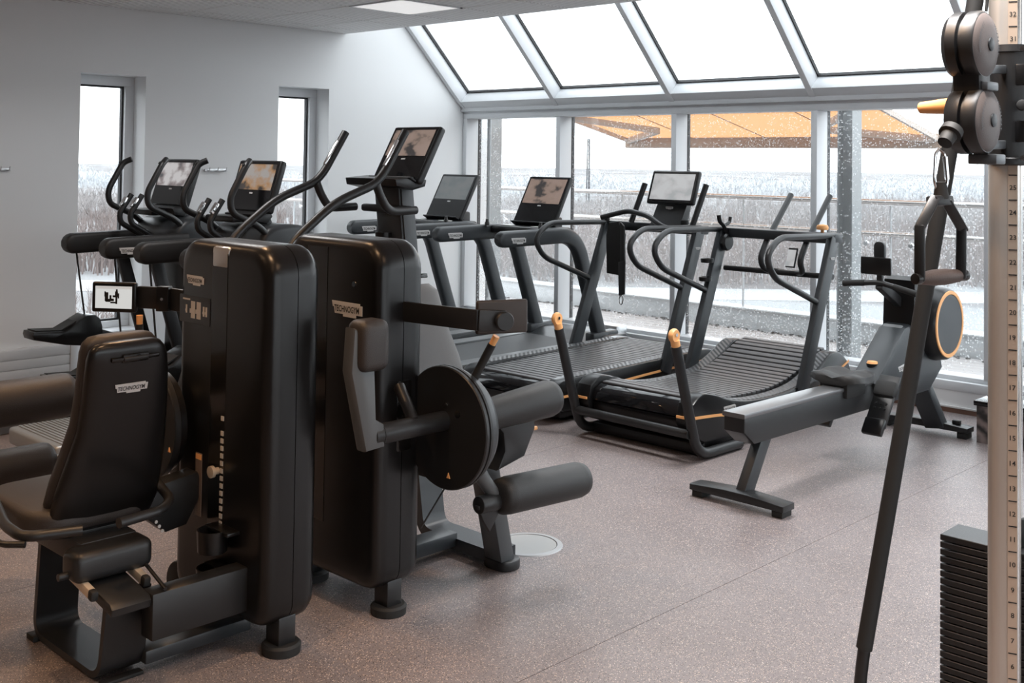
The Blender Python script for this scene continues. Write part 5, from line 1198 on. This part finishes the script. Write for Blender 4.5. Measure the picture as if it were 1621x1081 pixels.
bm = nb(); loft(bm, S1); bk = obj('backrest_shell', bm, M['shell'], A, 60)
bm = nb(); loft(bm, S2_); obj('backrest_cushion', bm, M['cushion'], A, 60)
p, q = onP(176, 571, P0 + nbk * 0.0, nbk), onP(252, 560, P0, nbk)
bm = nb(); bar(bm, p + nbk * 0.001, q + nbk * 0.001, 0.012, 0.014, ub, 0.004); mid = (p + q) / 2; bar(bm, p.lerp(q, 0.22), p.lerp(q, 0.78), 0.012, 0.030, ub, 0.006); obj('handle_slot', bm, M['slot'], A).parent = bk
bm = nb(); bar(bm, p.lerp(q, 0.24) + nbk * 0.006, p.lerp(q, 0.76) + nbk * 0.006, 0.010, 0.014, ub, 0.004); obj('slot_grip', bm, M['frame'], A).parent = bk
p = onP(207, 613, P0, nbk); badge(A, p + nbk * 0.001, (0, 1, 0), ub, 0.115).parent = bk
# seat, carriage, rails
bm = nb(); prism(bm, rrect(-4.06, -3.58, 1.53, 1.99, 0.13, 8), 'Z', 0.455, 0.535, 0.03, 3); st_ = obj('seat_cushion', bm, M['cushion'], A, 60)
bm = nb(); prism(bm, rrect(-4.02, -3.60, 1.57, 1.95, 0.12, 8), 'Z', 0.435, 0.457, 0.004); obj('seat_pan', bm, M['shell'], A).parent = st_
bm = nb(); b2(bm, -3.95, -3.52, 1.66, 1.86, 0.36, 0.44, 0.012); obj('seat_support', bm, M['frame'], A)
cbx = [onZ(*q, 0.395) for q in ((118, 868), (218, 846), (222, 885), (122, 912))]
bm = nb(); cc_ = sum(cbx, Vector()) / 4; box(bm, (cc_.x, cc_.y, 0.385), (0.115, 0.27, 0.10), 0.03, 4); cg = obj('seat_carriage', bm, M['frame'], A)
bm = nb(); cyl(bm, (cc_.x, cc_.y - 0.165, 0.36), (cc_.x, cc_.y - 0.13, 0.36), 0.012, 12); obj('carriage_bolt', bm, M['frame'], A).parent = cg
pq = [onZ(*q, 0.305) for q in ((150, 918), (208, 896), (232, 948), (178, 966))]
x0_, x1_ = -3.49, -3.30; ya_, yb_ = min(v.y for v in pq) , max(v.y for v in pq)
bm = nb(); prism(bm, [(-3.52, 0.335), (-3.32, 0.300), (-3.305, 0.285), (-3.31, 0.262), (-3.52, 0.30)], 'Y', 1.665, 1.800, 0.006); obj('slide_cover', bm, M['frame'], A)
for yy in (1.645, 1.822):
    bm = nb(); bar(bm, (-3.56, yy, 0.345), (-3.40, yy, 0.317), 0.022, 0.03, bev=0.003); rl = obj('slide_rail', bm, M['cream'], A, label='cream metal slide rail')
    bm = nb(); bar(bm, (-3.405, yy, 0.318), (-3.375, yy, 0.313), 0.026, 0.034, bev=0.008); obj('rail_stop', bm, M['rubber'], A).parent = rl
bm = nb(); tube(bm, [onZ(222, 882, 0.36), onZ(262, 932, 0.31)], 0.006, 10); obj('gas_strut', bm, M['frame'], A)
# bent sheet base frame, beam to the tower
bm = nb(); sheet(bm, [(-3.90, 0.37), (-3.935, 0.020), (-3.445, 0.020), (-3.405, 0.30)], 0.022, 1.695, 1.845); obj('seat_frame', bm, M['frame'], A)
for y in (1.70, 1.84):
    bm = nb(); b2(bm, -3.96, -3.90, y - 0.02, y + 0.02, 0.0, 0.02, 0.003); obj('frame_foot', bm, M['rubber'], A)
bm = nb(); b2(bm, -3.455, -3.42, 1.70, 1.84, 0.0, 0.012, 0.003); obj('frame_foot', bm, M['rubber'], A)
bm = nb(); b2(bm, -3.375, -3.300, 1.80, 2.24, 0.150, 0.300, 0.006); obj('side_beam', bm, M['frame'], A)
bm = nb(); b2(bm, -3.50, -3.41, 1.84, 2.24, 0.03, 0.075, 0.006); obj('floor_beam', bm, M['grey_frame'], A)
bm = nb(); prism(bm, [(1.90, 0.47), (1.90, 0.53), (2.14, 0.56), (2.17, 0.50), (2.10, 0.38), (2.02, 0.37)], 'X', -3.70, -3.62, 0.006); mb = obj('mount_bracket', bm, M['frame'], A)
for k in range(3):
    p = onX(247 + k * 5, 826 + k * 7, -3.62); bm = nb(); cyl(bm, (-3.622, p.y, p.z), (-3.618, p.y, p.z), 0.006, 10); obj('bracket_rivet', bm, M['badge'], A).parent = mb
# grab handles
for pts in (((188, 828), (258, 807), (270, 790), (243, 756)), ((130, 839), (36, 851), (8, 832), (-10, 790))):
    q = [onZ(x, y, 0.535) for x, y in pts]
    bm = nb(); tube(bm, q, 0.0165, 14, 0.05); obj('grab_handle', bm, M['frame'], A)
q = [onZ(x, y, 0.515) for x, y in ((40, 862), (5, 862), (-15, 852))]; bm = nb(); tube(bm, q, 0.010, 10, 0.02); obj('release_lever', bm, M['frame'], A)
# cam disc, lever with amber tip, thigh and shin rollers
dc = Vector((-3.87, 2.085, 0.705))
bm = nb(); lathe(bm, [(-0.014, 0), (-0.014, 0.205), (-0.010, 0.209), (0.010, 0.209), (0.014, 0.205), (0.014, 0)], dc, dc + Vector((0, 1, 0)), 44); cdk = obj('cam_disc', bm, M['frame'], A)
bm = nb(); lathe(bm, [(0.016, 0.0), (0.016, 0.19), (0.045, 0.19), (0.05, 0.18), (0.05, 0)], dc, dc + Vector((0, 1, 0)), 40); obj('cam_cover', bm, M['shell'], A)
p = onY(268, 712, 2.07); bm = nb(); prism(bm, [(p.x - 0.008, p.z - 0.008), (p.x + 0.008, p.z - 0.008), (p.x, p.z + 0.009)], 'Y', 2.068, 2.071); obj('warning_mark', bm, M['orange'], A, 0).parent = cdk
a, b = at(221, 566, 4.22), at(221, 513, 4.22)
bm = nb(); tube(bm, [(dc.x, 2.12, dc.z + 0.1), a, b], 0.014, 12); lv = obj('start_lever', bm, M['rubber'], A)
bm = nb(); tube(bm, [b, at(221, 499, 4.22)], [0.0115, 0.0125], 12); obj('amber_tip', bm, M['orange'], A, label='amber lever tip').parent = lv
for (X, Z, r, ye) in ((-4.40, 0.735, 0.088, 2.03), (-4.46, 0.468, 0.076, 1.98)):
    bm = nb(); L_ = ye - 1.42; lathe(bm, [(0, 0.02), (0.004, r - 0.02), (0.02, r - 0.004), (0.04, r), (L_ - 0.04, r), (L_ - 0.02, r - 0.004), (L_ - 0.004, r - 0.02), (L_, 0.02)], (X, 1.42, Z), (X, ye, Z), 32); obj('roller_pad', bm, M['cushion'], A)
bm = nb(); bar(bm, (dc.x, 2.06, dc.z), (-4.46, 2.06, 0.468), 0.03, 0.05, bev=0.008); bar(bm, (dc.x, 2.075, dc.z), (-4.40, 2.075, 0.735), 0.03, 0.05, bev=0.008); cyl(bm, (-4.40, 2.02, 0.735), (-4.40, 2.09, 0.735), 0.02, 14); cyl(bm, (-4.46, 1.97, 0.468), (-4.46, 2.075, 0.468), 0.02, 14); obj('roller_arm', bm, M['frame'], A)

# ---------------- machine behind, seat facing the other way
B = thing('leg_curl_machine', 'black seated leg machine behind the front one, round cam disc and roller pads', 'leg machine', (-3.4, 2.9, 0))
BY0, BY1 = 2.622, 2.845
tower_body(B, BY0, BY1, (-3.645, -3.512))
p = onY(550, 490, BY0); badge(B, (p.x, BY0 - 0.001, p.z), (1, 0, -0.0), (0, 0, 1), 0.185)
p = onY(561, 450, BY0); bm = nb(); cyl(bm, (p.x, BY0 - 0.004, p.z), (p.x, BY0 + 0.01, p.z), 0.012, 18); obj('key_lock', bm, M['chrome'], B)
XS = -3.05
# slot in the tower end and lever
p, q = onX(628, 603, TX1_), onX(651, 712, TX1_)
bm = nb(); b2(bm, TX1_ - 0.02, TX1_ + 0.003, p.y, q.y, q.z, p.z, 0.012); obj('lever_slot', bm, M['slot'], B)
s0, s1 = onX(588, 690, XS), onX(712, 655, XS)
sz = (s0.z + s1.z) / 2 - 0.01
bm = nb(); cyl(bm, (XS, s0.y, sz), (XS, s1.y, sz), 0.036, 24, 0.004); obj('lever_shaft', bm, M['frame'], B)
bm = nb(); cyl(bm, (XS, s0.y + 0.035, sz), (XS, s0.y + 0.040, sz), 0.0375, 24); obj('shaft_collar', bm, M['rubber'], B)
a, b = onX(632, 612, XS - 0.12), Vector((XS, onX(655, 650, XS).y, sz + 0.02)); bm = nb(); tube(bm, [a, b], 0.022, 16); obj('drive_link', bm, M['frame'], B)
lt = onX(566, 540, XS)
bm = nb(); prism(bm, [(s0.y - 0.045, sz - 0.045), (s0.y + 0.04, sz - 0.04), (s0.y + 0.035, sz + 0.04), (s0.y + 0.0, sz + 0.06), (lt.y + 0.05, lt.z + 0.02), (lt.y - 0.035, lt.z + 0.05), (lt.y - 0.045, lt.z - 0.1)], 'X', XS - 0.03, XS + 0.03, 0.012); obj('lever_arm', bm, mat('mid_grey_lever', (0.085, 0.09, 0.093), 0.35), B)  # lighter than the frame grey: window sheen put into the colour of levers and post
u, v = onX(547, 508, XS), onX(604, 582, XS)
bm = nb(); box(bm, (XS + 0.01, (u.y + v.y) / 2 + 0.012, (u.z + v.z) / 2), (0.11, abs(v.y - u.y) * 0.78, abs(u.z - v.z)), 0.034, 4); obj('lever_pad', bm, M['cushion'], B, 60)
# cam disc and housing
dcb = onX(706, 676, XS); dy = dcb.y; dz_ = dcb.z; DR = 0.226
bm = nb(); lathe(bm, [(-0.012, 0), (-0.012, DR - 0.004), (-0.008, DR), (0.004, DR), (0.006, DR - 0.006), (0.010, DR - 0.006), (0.012, DR), (0.022, DR), (0.024, DR - 0.006)], (XS, dy, dz_), (XS, dy + 1, dz_), 56); cdb = obj('cam_disc', bm, M['frame'], B)
bm = nb(); lathe(bm, [(0.024, DR - 0.010), (0.05, DR - 0.012), (0.085, DR - 0.035), (0.095, DR - 0.06), (0.095, 0.0)], (XS, dy, dz_), (XS, dy + 1, dz_), 48); obj('cam_housing', bm, M['grey_frame'], B)
for px, py in ((769 - 0, 0),): pass
p = onY(724, 656, dy - 0.012); bm = nb(); cyl(bm, (p.x, dy - 0.0135, p.z), (p.x, dy - 0.010, p.z), 0.014, 18); hb2 = obj('disc_hole', bm, M['slot'], B); hb2.parent = cdb
for px, py in ((706, 640), (704, 671)):
    p = onY(px, py, dy - 0.012); bm = nb(); cyl(bm, (p.x, dy - 0.015, p.z), (p.x, dy - 0.011, p.z), 0.006, 12); obj('disc_bolt', bm, M['chrome'], B).parent = cdb
p = onY(710, 753, dy - 0.012); bm = nb(); prism(bm, [(p.x - 0.009, p.z - 0.009), (p.x + 0.009, p.z - 0.009), (p.x, p.z + 0.011)], 'Y', dy - 0.0145, dy - 0.0118); obj('warning_mark', bm, M['orange'], B, 0).parent = cdb
a, b = onX(748, 604, XS), onX(779, 545, XS); yy = dy + 0.06
a, b = onY(748, 604, yy), onY(779, 545, yy + 0.03)
bm = nb(); tube(bm, [a, b], 0.0155, 14); lv = obj('start_lever', bm, M['rubber'], B)
bm = nb(); tube(bm, [b, b + (b - a).normalized() * 0.035], [0.0125, 0.0135], 12); obj('amber_tip', bm, M['orange'], B, label='amber lever tip').parent = lv
# thigh roller, bracket, amber catch
e = onX(884, 640, XS + 0.02); y0_, y1_ = dy + 0.09, e.y; L_ = y1_ - y0_
tz = onX(830, 646, XS).z
bm = nb(); lathe(bm, [(0, 0.055), (0.1, 0.060), (L_ * 0.6, 0.068), (L_ - 0.05, 0.074), (L_ - 0.02, 0.068), (L_ - 0.004, 0.050), (L_, 0.02)], (XS, y0_, tz), (XS, y1_, tz + 0.02), 30); obj('thigh_roller', bm, M['pad'], B, 60)
bm = nb(); u, v = onX(778, 668, XS - 0.05), onX(836, 726, XS - 0.05)
prism(bm, [(u.y, u.z), (v.y + 0.02, u.z + 0.02), (v.y + 0.02, u.z - 0.06), (v.y - 0.04, v.z + 0.02), (u.y + 0.02, v.z - 0.01), (u.y + 0.06, v.z + 0.06), (u.y + 0.05, u.z - 0.05)], 'X', XS - 0.14, XS - 0.03, 0.01); obj('roller_bracket', bm, M['frame'], B)
u, v = onX(831, 681, XS - 0.05), onX(849, 677, XS - 0.05); bm = nb(); tube(bm, [u, v], 0.008, 12); obj('amber_catch', bm, M['orange'], B, label='amber catch')
# lower lever and shin roller
q = [onX(x, y, XS + 0.01) for x, y in ((742, 700), (757, 748), (786, 788))]
bm = nb(); tube(bm, q, [0.034, 0.030, 0.026], 16, 0.06); obj('lower_lever', bm, mat('mid_grey_lever', (0.085, 0.09, 0.093), 0.35), B)
a, b = onX(757, 800, XS + 0.02), onX(800, 790, XS + 0.02); bm = nb(); cyl(bm, a, b, 0.034, 24, 0.006); jn = obj('roller_joint', bm, M['frame'], B)
bm = nb(); u = onX(790, 802, XS + 0.02); prism(bm, [(a.y - 0.01, a.z), (b.y - 0.01, b.z), (a.y + 0.055, a.z - 0.11), (a.y + 0.02, a.z - 0.06)], 'X', XS + 0.01, XS + 0.03, 0.003); obj('joint_plate', bm, M['frame'], B)
a, b = onX(788, 787, XS + 0.03), onX(924, 757, XS + 0.03); L_ = (b - a).length; r = 0.072
bm = nb(); lathe(bm, [(0, 0.025), (0.004, r - 0.02), (0.02, r - 0.004), (0.05, r), (L_ - 0.05, r), (L_ - 0.02, r - 0.006), (L_ - 0.004, r - 0.025), (L_, 0.02)], a, b, 32); sr = obj('shin_roller', bm, M['pad'], B, 60)
bm = nb(); dd = (b - a).normalized(); tube(bm, [b, b + dd * 0.03], [0.022, 0.010], 14); obj('roller_end', bm, M['rubber'], B).parent = sr
u, v = onX(744, 706, XS - 0.03), onX(666, 836, XS - 0.12); bm = nb(); tube(bm, [u, v], 0.0035, 8); obj('pull_cable', bm, M['rubber'], B)
# support post, bent base frame and floor beams
pf = onZ(792, 897)
pt = onX(752, 700, pf.x)
bm = nb(); bar(bm, (pf.x, pf.y, 0.02), (pf.x, pt.y + 0.03, pt.z), 0.10, 0.075, (0, 1, 0.2), 0.006); obj('support_post', bm, mat('mid_grey_lever', (0.085, 0.09, 0.093), 0.35), B)
bm = nb(); prism(bm, rrect(pf.x - 0.075, pf.x + 0.075, pf.y - 0.05, pf.y + 0.07, 0.05), 'Z', 0.0, 0.04, 0.006); obj('post_foot', bm, M['frame'], B)
bm = nb(); sheet(bm, [(pf.x - 0.52, 0.40), (pf.x - 0.46, 0.045), (pf.x, 0.045)], 0.05, pf.y - 0.04, pf.y + 0.09); obj('seat_frame', bm, M['grey_frame'], B)
bm = nb(); b2(bm, pf.x - 0.33, pf.x - 0.23, BY1 - 0.04, pf.y - 0.03, 0.035, 0.095, 0.006); obj('floor_beam', bm, M['grey_frame'], B)
bm = nb(); b2(bm, pf.x - 0.50, pf.x - 0.02, 3.05, 3.40, 0.40, 0.47, 0.02); obj('seat_support', bm, M['frame'], B)
# seat and backrest
bm = nb(); prism(bm, rrect(-3.58, -3.24, 3.02, 3.36, 0.12, 8), 'Z', 0.47, 0.55, 0.03, 3); obj('seat_cushion', bm, M['cushion'], B, 60)
ubB = Vector((-0.26, 0, 0.966)); nB = Vector((0.966, 0, 0.26)); PB = Vector((-3.52, 3.3, 0.52))
S1, S2_ = [], []
hi = [(688, 447), (697, 458), (706, 490), (716, 522), (731, 560), (741, 595), (748, 640), (746, 680)]
for i, (x, y) in enumerate(hi):
    rr_ = onP(x, y, PB, nB); wd = (0.13, 0.15, 0.155, 0.165, 0.185, 0.20, 0.21, 0.19)[i]
    c = Vector((rr_.x, rr_.y - wd, rr_.z)); edge = i in (0, len(hi) - 1)
    S1.append(ring_sec(c - nB * 0.03, ey, nB, wd if not edge else wd * 0.9, 0.034 if not edge else 0.02, 28, 0.6))
    S2_.append(ring_sec(c - nB * 0.09, ey, nB, wd * 0.97, 0.03 if not edge else 0.02, 28, 0.6))
bm = nb(); loft(bm, S1); obj('backrest_cushion', bm, mat('grey_upholstery', (0.11, 0.106, 0.104), 0.45, bump=0.5, bscale=420), B, 60)
p = onP(675, 437, PB - nB * 0.10, nB); q2 = onP(686, 428, PB - nB * 0.10, nB)
tp = ring_sec(Vector((q2.x, S2_[0][0].y - 0.13, q2.z)), ey, nB, 0.115, 0.022, 28, 0.6)
bm = nb(); loft(bm, [tp] + S2_); bs = obj('backrest_shell', bm, mat('grey_shell_plastic', (0.16, 0.165, 0.17), 0.35), B, 60)
a, b = onP(655, 437, PB - nB * 0.062, nB), onP(676, 436, PB - nB * 0.062, nB); bm = nb(); bar(bm, a, b, 0.012, 0.020, ubB, 0.004); obj('handle_slot', bm, M['slot'], B).parent = bs
# tablet seen from behind on its arm
a = onX(640, 493, TX1_); k1 = onY(756, 508, a.y + 0.0); 
k1 = at(757, 507, 3.98); k2 = at(800, 508, 4.02)
bm = nb(); bar(bm, (TX1_ - 0.01, a.y, a.z), k1, 0.016, 0.075, bev=0.003); bar(bm, k1, k2, 0.016, 0.075, bev=0.003); obj('tablet_arm', bm, M['frame'], B)
t2 = (k2 - k1).normalized(); t2 = Vector((t2.x, t2.y, 0)).normalized(); n2_ = Vector((t2.y, -t2.x, 0)); c = at(794, 501, 4.05); R = Matrix((t2, -n2_, Vector((0, 0, 1)))).transposed()
bm = nb(); box(bm, c, (0.200, 0.024, 0.122), 0.009, 3, R); tb = obj('tablet_casing', bm, mat('warm_black_casing', (0.035, 0.026, 0.022), 0.5, bump=0.2, bscale=700), B)
bm = nb(); kk = at(797, 508, 4.0); lathe(bm, [(0, 0.0), (0, 0.033), (0.02, 0.035), (0.026, 0.031), (0.027, 0)], kk - n2_ * 0.005, kk + n2_, 28); obj('tablet_mount', bm, M['frame'], B).parent = tb
for o in bpy.data.objects:
    if '_org' in o.keys(): del o['_org']
